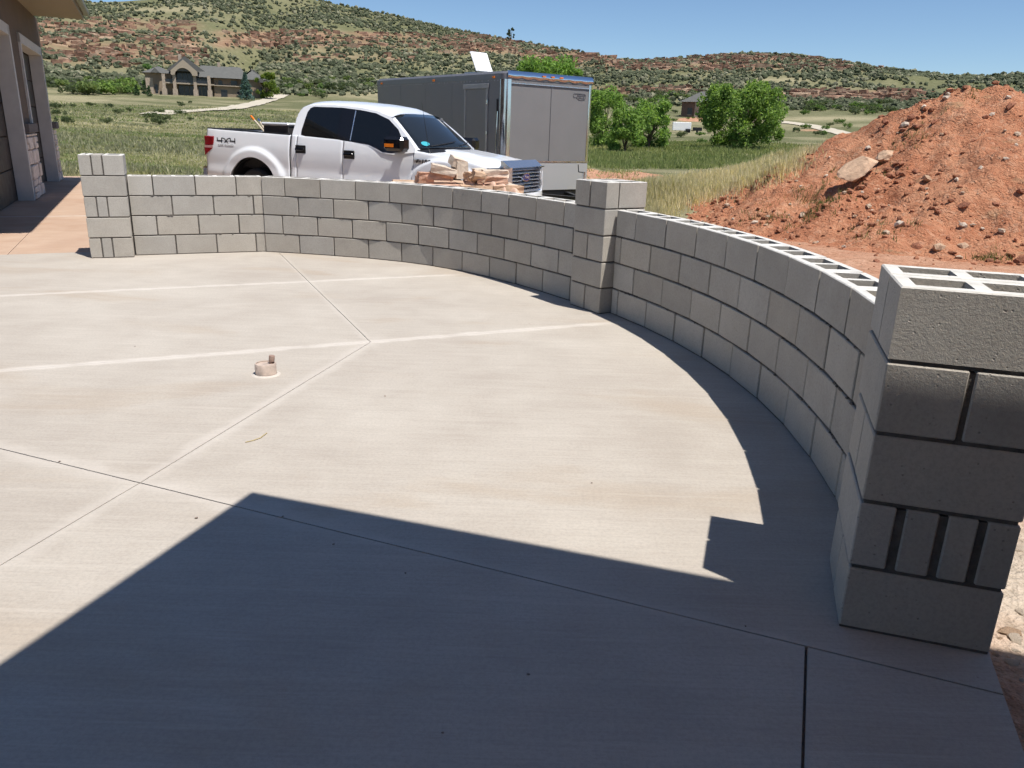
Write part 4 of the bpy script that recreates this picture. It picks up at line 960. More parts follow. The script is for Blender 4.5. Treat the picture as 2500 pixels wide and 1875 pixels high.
# ------------------------------------------------------------------ enclosed trailer. local x rearwards, y 0 near .. -2.55 far
tr = empty("cargo_trailer", (-0.348, 17.582, 0), 2.2265); tag(tr, "large grey enclosed cargo trailer parked behind the pickup truck", "trailer")
TLn, TW, TZ, TB_ = 5.70, 2.55, 2.56, 0.10
M_tside = simple("trailer_grey", (0.205, 0.20, 0.20), 0.38, 0.0, var=0.04, scale=2, spec=0.4); M_tdark = simple("trailer_dark_trim", (0.21, 0.21, 0.22), 0.4, 0.5, var=0.05)
def rp(r, n=6, ins=0.0):
    q = []
    for k in range(n+1): t = math.pi/2*k/n; q.append((r-r*math.cos(t)*1+ins*math.cos(t)*0, -r+r*math.sin(t)))
    return q
rad = 0.16; foot = [(TLn, 0)]+[(rad-rad*math.sin(t), -rad+rad*math.cos(t)) for t in np.linspace(0, math.pi/2, 8)]+[(rad-rad*math.cos(t), -TW+rad-rad*math.sin(t)) for t in np.linspace(0, math.pi/2, 8)]+[(TLn, -TW)]
MB().prism(foot, TB_, TZ-0.16).build("body", M_tside, tr, smooth=True, autosmooth=R(25))
m = MB(); cx, cy = TLn/2, -TW/2
lay = []
for z, sc in ((TZ-0.16, 0.008), (TZ-0.05, 0.008), (TZ, -0.05), (TZ+0.03, -0.5)):
    lay.append([(x+(sc if x > cx else -sc), y+(sc if y > cy else -sc), z) for x, y in foot])
n = len(foot); V = [p for l in lay for p in l]; m.add(V, [(i*n+k, i*n+(k+1) % n, (i+1)*n+(k+1) % n, (i+1)*n+k) for i in range(3) for k in range(n)]+[tuple(3*n+k for k in range(n))])
m.build("roof", M_tdark, tr, smooth=True, autosmooth=R(30))
# bright nose cap with scalloped lower edge
P = []
for y in np.linspace(-0.06, -TW+0.06, 60):
    sc = 0.028*abs(math.sin((y+0.1)*math.pi*3.0)); P.append([(0.02, y, TZ+0.012), (-0.02, y, TZ-0.03), (-0.028, y, TZ-0.09), (-0.018, y, TZ-0.115-sc)])
MB().grid(P).build("nose_cap", M_chrome, tr, smooth=True)
MB().box(-0.022, -0.004, -TW+rad, -rad, TZ-0.245, TZ-0.225).build("nose_trim", M_alu, tr)
cp = []
for yy, sg in ((0.0, 1), (-TW, -1)):
    P = []
    for t in np.linspace(0, math.pi/2, 10): cpx = rad-(rad+0.008)*math.sin(t) if False else rad-(rad+0.008)*math.cos(t); cpy = (-rad+(rad+0.008)*math.sin(t)) if sg > 0 else (-TW+rad-(rad+0.008)*math.sin(t)); P.append([(cpx, cpy, TB_+0.02), (cpx, cpy, TZ-0.12)])
    MB().grid(P).build("corner_post", M_chrome, tr, smooth=True)
MB().box(-0.012, -0.002, -TW/2-0.006, -TW/2+0.006, 0.72, TZ-0.25).build("nose_seam", M_tdark, tr)
M_diam = NT("diamond_plate"); kk = M_diam; c_ = kk.coord(); hgt = kk.maprange(kk.voro(kk.mapping(c_, (1, 1, 1)), 28, rnd=0.0), 0.1, 0.35, 1, 0); M_diam = kk.out((0.46, 0.465, 0.47), 0.4, 0.25, kk.bump(hgt, 0.6, 0.01))
MB().box(-0.020, -0.003, -TW+0.10, -0.10, TB_, 0.70).build("stone_guard", M_diam, tr); MB().box(-0.026, -0.004, -TW+0.08, -0.08, 0.702, 0.73).build("guard_trim", M_alu, tr)
M_wht = simple("white_plastic", (0.82, 0.82, 0.82), 0.4, var=0.05)
# side door
dr = empty("side_door"); dr.parent = tr
dx0, dx1, dz0, dz1 = 0.60, 1.52, 0.35, 2.22
m = MB(); m.box(dx0, dx0+0.075, 0.002, 0.022, dz0, dz1); m.box(dx1-0.055, dx1, 0.002, 0.022, dz0, dz1); m.box(dx0-0.03, dx1+0.03, 0.002, 0.034, dz1, dz1+0.10); m.build("door_frame", simple("door_frame_grey", (0.36, 0.355, 0.35), 0.45, 0.2), dr, bevel=0.004)
MB().box(dx0+0.08, dx1-0.06, 0.002, 0.012, dz0, dz1-0.005).build("door_panel", M_tside, dr, bevel=0.004)
MB().box(dx1-0.13, dx1-0.075, 0.012, 0.05, 0.92, 1.10).build("door_handle", M_black, dr, bevel=0.01)
for xx in (2.05, 3.25, 4.45): MB().box(xx, xx+0.008, 0.001, 0.004, TB_+0.1, TZ-0.2).build("side_seam", M_tdark, tr)
MB().tube([(0.20, 0.035, 1.75), (0.205, 0.05, 1.2), (0.19, 0.05, 0.5)], 0.013, 6).build("grab_rail", M_chrome, tr)
MB().box(0.225, 0.255, 0.004, 0.03, 1.5, 2.0).build("cable_cover", M_black, tr)
MB().box(0.0, TLn, -TW+0.2, -0.2, -0.08, TB_-0.002).build("underframe", M_black, tr)
for xx in (3.1, 4.0):
    for yy in (-0.12, -TW+0.12):
        wh = empty("wheel"); wh.parent = tr; wh.location = (xx, yy, -0.13); wh.rotation_euler = (math.pi/2, 0, 0)
        MB().lathe([(0.2, -0.1), (0.32, -0.1), (0.34, 0), (0.32, 0.1), (0.2, 0.1)], 28).build("tyre", M_rubber, wh); MB().lathe([(0.2, -0.08), (0.2, 0.08), (0.02, 0.05)], 20).build("rim", M_alu, wh)
for zz in (0.6, 1.25, 1.9): MB().box(dx0-0.02, dx0+0.03, 0.022, 0.04, zz, zz+0.09).build("hinge", M_alu, dr, bevel=0.004)
for xx in (0.35, 2.8, 5.4): MB().box(xx, xx+0.09, 0.010, 0.03, TZ-0.14, TZ-0.10).build("marker_light", M_orange, tr, bevel=0.004)
for yy in (-TW/2-0.25, -TW/2, -TW/2+0.25): MB().box(-0.05, -0.025, yy-0.045, yy+0.045, TZ-0.075, TZ-0.045).build("marker_light", M_orange, tr, bevel=0.004)
rv = MB()
for q in range(46):
    for zz in (TZ-0.19, TB_+0.06): rv.box(0.25+q*0.118, 0.262+q*0.118, 0.0005, 0.005, zz, zz+0.012)
rv.build("rivets", M_alu, tr)["kind"] = "stuff"
# tongue and jack
m = MB()
for yy in (-0.55, -2.0): m.tube([(0.3, yy, 0.02), (-1.2, -TW/2, 0.0)], 0.05, 4)
m.build("tongue", M_black, tr)
jk = MB().tube([(-0.42, -TW+0.55, -0.4), (-0.42, -TW+0.55, 0.52)], 0.032, 10).build("jack", M_alu, tr); MB().tube([(-0.42, -TW+0.55, 0.50), (-0.42, -TW+0.72, 0.52), (-0.42, -TW+0.74, 0.68)], 0.012, 6).build("crank", M_black, jk)
# open roof vent
vt = empty("roof_vent"); vt.parent = tr
MB().box(1.55, 2.0, -0.75, -0.3, TZ+0.005, TZ+0.05).build("vent_frame", M_wht, vt); MB().box(0, 0.48, -0.26, 0.26, 0, 0.035).build("vent_lid", M_wht, vt, (1.52, -0.52, TZ+0.05), (0, R(-62), R(8)), bevel=0.012)
# logo on the nose: outlined lozenge with a tab
def outline(pts, w, d=0.003):
    return strokes([pts+[pts[0]]], w, Matrix.Translation((-0.004, -TW+0.42, 2.15)) @ Matrix(((0, 0, -1, 0), (-1, 0, 0, 0), (0, 1, 0, 0), (0, 0, 0, 1))), d)
lg = outline([(-.06, .055), (.13, .05), (.165, .02), (.15, -.05), (.11, -.075), (-.03, -.075), (-.10, -.03)], 0.018).build("nose_logo", M_grey_logo, tr)
outline([(-.19, .05), (-.075, .055), (-.10, -.03), (-.205, -.02)], 0.016).build("logo_tab", M_grey_logo, lg)
obj("lettering", text_mesh("HAULER", 0.055, M_grey_logo, 0.002, 1.0), lg, (-0.008, -TW+0.39, 2.145), (R(90), 0, R(-90))) if False else outline([(-.05, .015), (.12, .012), (.11, -.035), (-.03, -.03)], 0.02).build("logo_bar", M_grey_logo, lg)

# ------------------------------------------------------------------ stone pallet behind the wall
def PY(u, v, Y): d = ray(u, v); t = Y/d.y; return Vector((d.x*t, Y, CH+d.z*t))
M_pinkstone = simple("pinkish_stone", (0.50, 0.31, 0.22), 0.95, var=0.3, scale=12, bump=0.8, bscale=40, spec=0.15, bdist=0.01)
M_wood = simple("pallet_wood", (0.40, 0.28, 0.18), 0.85, var=0.25, scale=12)
pal = empty("pallet", (-0.78, 9.9, gz(-0.78, 9.9)), 0.25); tag(pal, "low wooden pallet under the stacked stones behind the curved wall", "pallet")
for y in (-0.45, 0, 0.45): MB().box(-0.75, 0.75, y-0.045, y+0.045, 0.015, 0.11).build("runner", M_wood, pal)
for k in range(7): x = -0.72+k*0.24; MB().box(x-0.06, x+0.06, -0.52, 0.52, 0.112, 0.134).build("deck_board", M_wood, pal)
rs_ = random.Random(31); PG = pal.location.z
def stone_block(sx, sy, sz, seed, mat, j=0.02):
    g = random.Random(seed); m = MB().box(-sx/2, sx/2, -sy/2, sy/2, 0, sz); me = m.mesh("stone_slab")
    bm = bmesh.new(); bm.from_mesh(me); bmesh.ops.subdivide_edges(bm, edges=list(bm.edges), cuts=1, use_grid_fill=True)
    for v in bm.verts: v.co += Vector((g.uniform(-1, 1), g.uniform(-1, 1), g.uniform(-.6, .6)))*j
    bmesh.ops.recalc_face_normals(bm, faces=bm.faces); bm.to_mesh(me); bm.free(); me.materials.append(mat); return me
SM = [stone_block(0.37, 0.32, 0.10, s, (M_pinkstone, M_stone, M_stone2)[s % 3], 0.012) for s in range(6)]
for lv in range(7):
    for ix in range(4):
        for iy in range(3):
            if 0 < ix < 3 and iy == 1 and lv < 6: continue
            p = pal.matrix_basis @ Vector((-0.56+ix*0.375+rs_.uniform(-.02, .02), -0.33+iy*0.33+rs_.uniform(-.02, .02), 0.136+lv*0.102))
            o = obj("stone_slab", SM[rs_.randrange(6)], None, p, (0, 0, 0.25+rs_.uniform(-.1, .1)+math.pi*rs_.randrange(2)))
            tag(o, "rough flat building stone in the stacked courses on the pallet", "stone", "stones stacked on the pallet")
ZT = PG+0.136+7*0.102
def top_stone(u, v, Y, sz, rot, mat, label, seed, j=0.014):
    p = PY(u, v, Y); o = obj("building_stone", stone_block(*sz, seed, mat, j), None, p, rot); tag(o, label, "stone", "loose stones on top of the pallet"); return o
top_stone(1062, 437, 9.75, (0.42, 0.26, 0.07), (0, 0.05, 0.2), M_pinkstone, "long pinkish slab lying under the other stones at the left of the stack", 1)
top_stone(1080, 424, 9.7, (0.30, 0.24, 0.085), (0.05, 0.22, 0.1), M_stone2, "pale tilted slab resting against the upright block on the stack", 2)
top_stone(1122, 436, 9.75, (0.15, 0.17, 0.20), (0, 0.0, 0.5), M_stone2, "upright squared block, lower half of the tallest pair on the stack", 3, 0.006)
top_stone(1113, 405, 9.75, (0.16, 0.16, 0.10), (0.25, 0.25, 0.5), M_stone2, "tan block perched highest on top of the stack", 4, 0.006)
top_stone(1148, 441, 9.7, (0.12, 0.12, 0.09), (0.3, 0.1, 1.0), M_stone, "broken tan chunk just right of the upright block", 5, 0.02)
top_stone(1166, 440, 9.65, (0.15, 0.12, 0.10), (0.2, 0.2, 0.3), M_stone, "rough tan chunk between the upright block and the flat right slab", 6, 0.02)
top_stone(1170, 426, 9.95, (0.14, 0.14, 0.07), (0, 0, 0.3), M_stone2, "small pale block behind the rough chunks on the stack", 7)
top_stone(1209, 433, 9.8, (0.30, 0.22, 0.085), (0, -0.03, 0.1), M_stone2, "pale flat slab at the right of the stack in front of the headlight", 8)
top_stone(1200, 447, 9.75, (0.36, 0.26, 0.08), (0, 0.0, 0.15), M_pinkstone, "dark pinkish slab under the pale flat slab on the right", 9)
top_stone(1036, 447, 9.7, (0.20, 0.2, 0.08), (0, 0.0, 0.35), M_pinkstone, "short pinkish slab at the far left end of the stack", 10)
k_ = NT("wrap_sheet"); n_ = k_.noise(k_.coord(), 6, 4, 0.6)
M_sheet = k_.out(k_.ramp(n_, [(0.3, (0.50, 0.30, 0.21)), (0.7, (0.64, 0.46, 0.35))]), 0.6, 0, None, 0.4)
xs = np.linspace(0, 1, 40); P = []
for a in xs:
    row = []
    for b in np.linspace(0, 1, 26):
        u = 1128+(1272-1128)*a; base = PY(u, 445+12*a, 9.55-0.15*a)
        drop = max(0, (b-0.35))*0.75+0.24*max(0, a-0.62)
        a = float(a); b = float(b); x = base.x+0.10*max(0, a-0.75); y = base.y+0.30-0.42*min(b, 0.6)-0.05*max(0, b-0.6); z = base.z+0.02-drop
        fo = 0.035*math.sin(a*34+3*math.sin(b*5))*(0.3+b)+0.05*float(fbm(np.array([a*6.0+3]), np.array([b*4.0]), 3)[0])
        row.append((x+0.4*fo, y-fo*0.6, z+fo*0.6))
    P.append(row)
sh = MB().grid(P).build("wrapping_sheet", M_sheet, None, smooth=True); tag(sh, "crumpled pinkish wrapping sheet draped over the right end of the stone stack", "sheet")
md = sh.modifiers.new("thickness", 'SOLIDIFY'); md.thickness = 0.004

# ------------------------------------------------------------------ pipe stub and litter on the patio
st_ = empty("pipe_stub", (-1.397, 4.21, 0)); tag(st_, "short capped pipe stub standing out of the patio concrete", "pipe")
M_pvc = simple("dusty_pipe", (0.46, 0.37, 0.31), 0.85, var=0.25, scale=25, bump=0.5, bscale=60); M_conc2 = simple("grout_collar", (0.50, 0.455, 0.40), 0.95, var=0.1, scale=30, bump=0.5)
MB().lathe([(0.059, 0.0), (0.059, 0.063), (0.0565, 0.066), (0.050, 0.066), (0.050, 0.059), (0.001, 0.059)], 28).build("outer_pipe", M_pvc, st_, smooth=True, autosmooth=R(40))
MB().lathe([(0.080, 0.0), (0.070, 0.004), (0.0615, 0.006), (0.0612, 0.0)], 28).build("grout_ring", M_conc2, st_)
MB().lathe([(0.013, 0.0), (0.013, 0.012), (0.016, 0.013), (0.0165, 0.044), (0.015, 0.047), (0.001, 0.047)], 16, Matrix.Translation((0.028, 0.02, 0.059)) @ Matrix.Rotation(0.12, 4, 'Y')).build("inner_pipe", simple("brown_cap", (0.28, 0.19, 0.15), 0.7, bump=0.3), st_, smooth=True, autosmooth=R(40))
a_ = Vector((-0.93, 3.24)); tw = [PY(600, 1078, 3.10), PY(630, 1070, 3.14), PY(652, 1060, 3.2)]
def on0(u, v): d = ray(u, v); t = -CH/d.z; return Vector((d.x*t, d.y*t, 0.0))
tag(MB().tube([on0(599, 1081)+Vector((0, 0, .003)), on0(618, 1077)+Vector((0, 0, .004)), on0(636, 1071)+Vector((0, 0, .005)), on0(652, 1058)+Vector((0, 0, .003))], 0.0018, 5).build("dry_twig", simple("straw", (0.42, 0.33, 0.15), 0.8)), "thin curved straw lying on the sunlit patio", "twig")
M_peb = simple("pebble", (0.20, 0.15, 0.12), 0.9, var=0.3)
PEB = rock_mesh(77); PEB.materials.append(M_peb)
for k, (u, v, s) in enumerate([(479, 1266, .008), (145, 1128, .007), (940, 968, .007), (1290, 1648, .006), (1292, 790, .005), (330, 846, .006), (1080, 1790, .005), (690, 1262, .006), (1820, 1530, .005), (1445, 1180, .005), (815, 1330, .006), (990, 1400, .006)]):
    p = on0(u, v); o = obj("pebble", PEB, None, (p.x, p.y, s*0.4), (0, 0, k)); o.scale = (s, s*0.7, s*0.6); tag(o, "tiny dark pebble lying on the patio concrete", "pebble", "pebbles on the patio")
for k, (u, v, s) in enumerate([(2462, 1545, .030), (2478, 1562, .028), (2474, 1620, .022), (2430, 1600, .012), (2490, 1340, .03), (2497, 1500, .02), (2441, 1560, .010), (2480, 1590, .012), (2495, 1660, .012)]):
    d = ray(u, v); t = -(CH+0.075)/d.z; o = obj("loose_stone", ROCKS[(1 if k % 3 else 0, k % 4)], None, (d.x*t, d.y*t, -0.075+s*0.2), (0, 0, k*1.7)); o.scale = (s*1.4, s, s*0.5)
    tag(o, "small flat stone on the dusty ground beside the nearest pillar", "stone", "stones on the ground beside the nearest pillar")

# ------------------------------------------------------------------ plants
def M_leaf_(name):
    k = NT(name); a = k.attr("col"); k.sock(k.b.inputs["Base Color"], a); k.b.inputs["Roughness"].default_value = 0.75; k.b.inputs["Specular IOR Level"].default_value = 0.2
    tr_ = k.new("ShaderNodeBsdfTranslucent"); k.l.new(k.mix(1.0, a, (1.4, 1.45, 0.8), 'MULTIPLY'), tr_.inputs[0]); mx = k.new("ShaderNodeMixShader"); mx.inputs[0].default_value = 0.40
    k.l.new(k.b.outputs[0], mx.inputs[1]); k.l.new(tr_.outputs[0], mx.inputs[2]); k.l.new(mx.outputs[0], k.n.get("Material Output").inputs[0]); return k.m
M_leaf = M_leaf_("leaves"); M_blade = M_leaf_("grass_blades"); M_shrub = M_vcol("hill_shrub", 0.95, 1.2, 0.35)
M_bark = simple("bark", (0.10, 0.075, 0.055), 0.95, var=0.3, scale=8, bump=0.6, bscale=20, bdist=0.02)
def leaf_mesh(name, centres, radii, n, size, c0, c1, g, droop=0.0, mat=None, flat=1.0):
    """n leaf faces spread through clumps"""
    k = g.integers(0, len(centres), n); C = np.asarray(centres)[k]; Rr = np.asarray(radii)[k]
    d = g.normal(size=(n, 3)); d /= np.linalg.norm(d, axis=1)[:, None]; q = g.random(n)**0.45
    P = C+d*(Rr*q[:, None]); P[:, 2] -= droop*g.random(n)
    a = g.normal(size=(n, 3)); a[:, 2] *= flat; a[:, 2] -= droop*0.8; a /= np.linalg.norm(a, axis=1)[:, None]; b = np.cross(a, g.normal(size=(n, 3))); b /= np.linalg.norm(b, axis=1)[:, None]
    s = size*g.uniform(0.6, 1.4, n)[:, None]
    V = np.stack([P-a*s-b*s*0.15, P+b*s*0.5, P+a*s, P-b*s*0.5], 1).reshape(-1, 3)
    Fc = np.arange(4*n).reshape(n, 4)
    t = g.random(n)[:, None]; cl = (np.asarray(c0)*(1-t)+np.asarray(c1)*t)*1.75*g.uniform(0.75, 1.2, (n, 1))
    return fastmesh(name, V, Fc, [mat or M_leaf], col=np.repeat(cl, 4, axis=0))
def tree(name, pos, h, wid, c0, c1, label, cat="tree", n=5000, size=0.22, nb=26, trunk_h=0.25, seed=1, shape='round', droop=0.0, group=None, cb=0.12, cs=1.0):
    g = np.random.default_rng(seed); root = empty(name, pos); tag(root, label, cat, group); C = []; Rd = []
    m = MB(); tr_ = 0.022*h
    for k in range(nb):
        t = g.random(); a = g.random()*6.283
        if shape == 'cone':
            z = h*(0.06+0.92*(k+0.5)/nb); rr = wid*0.5*(1-(z/h))**0.85*(0.75+0.4*g.random()); cr = max(0.12, 0.16*wid*(1-z/h)+0.10)
            for q in range(5):
                a2 = a+q*1.257; C.append((rr*0.75*math.cos(a2), rr*0.75*math.sin(a2), z-0.08*rr)); Rd.append((cr*1.2, cr*1.2, cr*0.55))
        else:
            z = h*(cb+(0.90-cb)*g.random()**0.8); zz = (z/h-0.5)/0.55; prof = math.sqrt(max(0.05, 1-zz*zz)); rr = wid*0.5*prof*(0.35+0.6*g.random()**0.5)
            c = (rr*math.cos(a), rr*math.sin(a), z); C.append(c); s = wid*cs*g.uniform(0.055, 0.15); Rd.append((s, s, s*g.uniform(0.7, 1.2)))
            if k < 14: m.tube([(0, 0, h*trunk_h*0.5), (c[0]*0.35, c[1]*0.35, h*trunk_h+(z-h*trunk_h)*0.45), (c[0], c[1], z)], [tr_*0.55, tr_*0.35, tr_*0.08], 5, False)
    m.tube([(0, 0, -0.3), (0.02*h, 0, h*trunk_h), (0, 0.02*h, h*0.75)], [tr_*1.2, tr_*0.8, tr_*0.15], 7, False)
    m.build("trunk", M_bark, root); obj("crown", leaf_mesh("crown", C, Rd, n, size, c0, c1, g, droop), root); return root
GR, GY = (0.045, 0.085, 0.018), (0.13, 0.20, 0.045)
tree("willow_tree", at_dist(1812, 100), 7.6, 10.4, (0.06, 0.10, 0.026), (0.165, 0.24, 0.062), "large bright green willow tree standing in the lawn right of the trailer", n=26000, size=0.17, nb=85, trunk_h=0.12, seed=3, droop=0.25, cb=0.10)
tree("willow_tree", at_dist(1476, 92), 6.2, 4.6, (0.07, 0.12, 0.03), (0.17, 0.25, 0.065), "slender green tree close beside the right edge of the trailer", n=9000, size=0.15, nb=36, trunk_h=0.12, seed=4, droop=0.2, cb=0.04, cs=1.5)
tree("willow_tree", at_dist(1530, 84), 4.2, 4.0, (0.07, 0.12, 0.03), (0.17, 0.25, 0.065), "low rounded green tree between the trailer and the forked tree", n=8000, size=0.15, nb=32, trunk_h=0.12, seed=14, droop=0.2, cb=0.04, cs=1.5)
tree("willow_tree", at_dist(1588, 92), 5.4, 4.4, (0.07, 0.12, 0.03), (0.17, 0.25, 0.065), "forked green tree left of the small white trailer", n=9000, size=0.15, nb=34, trunk_h=0.25, seed=5, droop=0.2, cb=0.04, cs=1.5)
tree("cottonwood_tree", at_dist(1338, 150), 13.6, 13.5, (0.06, 0.11, 0.025), (0.16, 0.25, 0.06), "light green domed tree rising behind the roof of the cargo trailer", n=18000, size=0.25, nb=85, trunk_h=0.15, seed=6, cb=0.1)

# hillside shrubs: one mass
def build_hill_shrubs():
    g = np.random.default_rng(21); n = 44000
    az = g.uniform(az_of(-250), az_of(2750), n); t = g.random(n)**0.9
    kf = sstep(0.15, -0.2, az); rf = 262+(RF-262+45)*(1-kf); rr_ = RRI*(1-0.18*sstep(-0.15, 0.2, az)); r = rf+(rr_*1.01-rf)*t
    x = r*np.sin(az); y = r*np.cos(az); z = terrain(x, y); uv = project(np.stack([x, y, z], -1)); u, v = uv[:, 0], uv[:, 1]
    rock = bandmask(u, v); pale = np.exp(-((u-400)/100)**2-((v-24)/9)**2)+np.exp(-((u-1910)/60)**2-((v-196)/8)**2)+np.exp(-((u-560)/50)**2-((v-40)/4)**2)*0.6
    dens = 0.66+2.2*fbm(x/60, y/60, 3)+1.1*fbm(x/14, y/14, 2); dens = dens*(1-0.70*rock)*(1-np.clip(pale, 0, 1)*0.93)*(0.35+0.65*sstep(0.0, 0.10, t))
    k = g.random(n) < dens; x, y, z, r, t = x[k], y[k], z[k], r[k], t[k]; n = len(x)
    s = g.uniform(0.7, 0.95, n)*(0.75+0.95*g.random(n)**2)*(0.70+0.55*r/860)
    S = np.stack([s*g.uniform(1.0, 1.35, n), s*g.uniform(1.0, 1.35, n), s*g.uniform(0.75, 1.15, n)], -1)
    tt = g.random(n)[:, None]; c = np.array([0.080, 0.096, 0.054])*(1-tt)+np.array([0.158, 0.172, 0.104])*tt; br = g.random(n) < 0.14; c[br] = np.array([0.26, 0.255, 0.17])
    c = c*g.uniform(0.8, 1.2, (n, 1)); Pp = np.stack([x, y, z+S[:, 2]*0.55], -1); nr = t < 0.35
    V, Fc, C = scatter(Pp[nr], S[nr], c[nr], ICO2, 0.34, 6); V2, F2, C2 = scatter(Pp[~nr], S[~nr], c[~nr], ICO1, 0.30, 7)
    Fc = np.concatenate([Fc, F2+len(V)]); V = np.concatenate([V, V2]); C = np.concatenate([C, C2])
    o = obj("hillside_shrubbery", fastmesh("hillside_shrubbery", V, Fc, [M_shrub], col=C)); tag(o, "grey green scrub covering the far hillsides", "shrubs", kind="stuff")
    print("hill shrubs", n)
build_hill_shrubs()
# red sandstone ledges on the hills: one mass of slabs
def build_outcrops():
    g = np.random.default_rng(8); n = 26000; az = g.uniform(az_of(-150), az_of(2650), n); t = g.random(n)
    kf = sstep(0.15, -0.2, az); rf = 262+(RF-262+45)*(1-kf); rr_ = RRI*(1-0.18*sstep(-0.15, 0.2, az)); r = rf+(rr_-rf)*t; x = r*np.sin(az); y = r*np.cos(az); z = terrain(x, y); uv = project(np.stack([x, y, z], -1))
    k = g.random(n) < 0.5*np.clip(bandmask(uv[:, 0], uv[:, 1])-0.18, 0, 1)*1.6; x, y, z, az = x[k], y[k], z[k], az[k]; n = len(x)
    L = g.uniform(0.8, 4.6, n)*(0.5+0.9*g.random(n)**2); D = g.uniform(0.8, 2.0, n); H = g.uniform(0.3, 1.5, n)
    B = np.array([(-1, -1, -1), (1, -1, -1), (1, 1, -1), (-1, 1, -1), (-1, -1, 1), (1, -1, 1), (1, 1, 1), (-1, 1, 1)], float); Bf = np.array([(0, 3, 2, 1), (4, 5, 6, 7), (0, 1, 5, 4), (1, 2, 6, 5), (2, 3, 7, 6), (3, 0, 4, 7)])
    V = B[None]*(1+0.28*(g.random((n, 8, 1))*2-1))*np.stack([L, D, H], -1)[:, None, :]; V = V+g.normal(size=(n, 8, 3))*0.18
    a = -az+g.uniform(-.35, .35, n); ca, sa = np.cos(a)[:, None], np.sin(a)[:, None]; V = np.stack([V[..., 0]*ca-V[..., 1]*sa, V[..., 0]*sa+V[..., 1]*ca, V[..., 2]], -1)+np.stack([x, y, z+H*0.25], -1)[:, None]
    c = np.array([0.32, 0.195, 0.135])[None]*g.uniform(0.65, 1.35, (n, 1)); pl = g.random(n) < 0.3; c[pl] = np.array([0.42, 0.30, 0.21])*g.uniform(.8, 1.15, (pl.sum(), 1))
    Fc = (Bf[None]+(np.arange(n)*8)[:, None, None]).reshape(-1, 4)
    o = obj("rock_outcrops", fastmesh("rock_outcrops", V.reshape(-1, 3), Fc, [M_vcol("sandstone", 0.95, 0.5, 0.3, 0.0)], col=np.repeat(c, 8, axis=0))); tag(o, "red sandstone ledges breaking through the far hillsides", "rocks", kind="stuff"); print("outcrops", n)
build_outcrops()

# single shrubs in the valley
SHB = []
for k in range(5):
    g = np.random.default_rng(60+k); C = [(g.normal()*0.45, g.normal()*0.45, 0.45+0.35*g.random()) for _ in range(7)]; Rd = [(0.45, 0.45, 0.4)]*7
    cc = [((0.05, 0.085, 0.025), (0.10, 0.15, 0.045)), ((0.045, 0.06, 0.03), (0.09, 0.105, 0.055)), ((0.06, 0.09, 0.03), (0.14, 0.17, 0.06)), ((0.04, 0.055, 0.028), (0.08, 0.10, 0.05)), ((0.07, 0.11, 0.03), (0.14, 0.20, 0.05))][k]
    SHB.append(leaf_mesh("valley_shrub", C, Rd, 420, 0.14, cc[0], cc[1], g))
rs_ = random.Random(44)
def shrub(p, s, k, label, group):
    o = obj("valley_shrub", SHB[k], None, p, (0, 0, rs_.uniform(0, 6.28))); o.scale = (s, s, s*rs_.uniform(0.8, 1.15)); tag(o, label, "shrub", group)
def shrub_row(n, u0, u1, v0, v1, s0, s1, ks, label, group):
    for _ in range(n): shrub(ground_at(rs_.uniform(u0, u1), rs_.uniform(v0, v1), 40), rs_.uniform(s0, s1), rs_.choice(ks), label, group)
shrub_row(26, 395, 560, 216, 234, 1.6, 3.0, (0, 4, 2), "bright green shrub at the hill foot left of the big house", "green shrubs left of the big house") if False else None
shrub_row(24, 215, 335, 218, 232, 1.6, 3.0, (0, 4, 2), "bright green shrub at the foot of the hill left of the big house", "green shrubs left of the big house")
shrub_row(30, 100, 330, 205, 232, 1.2, 2.4, (1, 3, 2), "dark shrub at the foot of the leftmost hill", "dark shrubs at the foot of the left hill")
shrub_row(34, 690, 915, 196, 222, 1.3, 2.6, (0, 1, 2, 3), "shrub at the hill foot between the big house and the trailer", "shrubs between the big house and the trailer")
shrub_row(12, 730, 790, 215, 245, 0.9, 1.4, (1, 0), "small shrub in the pale grass above the truck cab", "small shrubs above the truck cab")
shrub_row(46, 1460, 1800, 228, 256, 1.3, 2.8, (0, 1, 2, 3), "shrub at the hill foot behind the small dark house", "shrubs behind the small dark house")
shrub_row(40, 1925, 2180, 256, 282, 1.4, 2.6, (1, 3, 0), "dark shrub on the slope below the red cliff band", "shrubs below the red cliff band")
shrub_row(22, 110, 480, 248, 305, 0.4, 0.8, (1, 3), "small dark shrub dotted in the field below the big house", "small shrubs in the field")
shrub_row(36, 1500, 1760, 275, 352, 0.6, 1.2, (1, 0, 2), "small shrub in the lawn around the small white trailer", "small shrubs around the small white trailer")
shrub_row(8, 1930, 2100, 292, 345, 0.7, 1.3, (1, 0, 3), "small shrub beside the pale concrete road", "small shrubs beside the pale road")

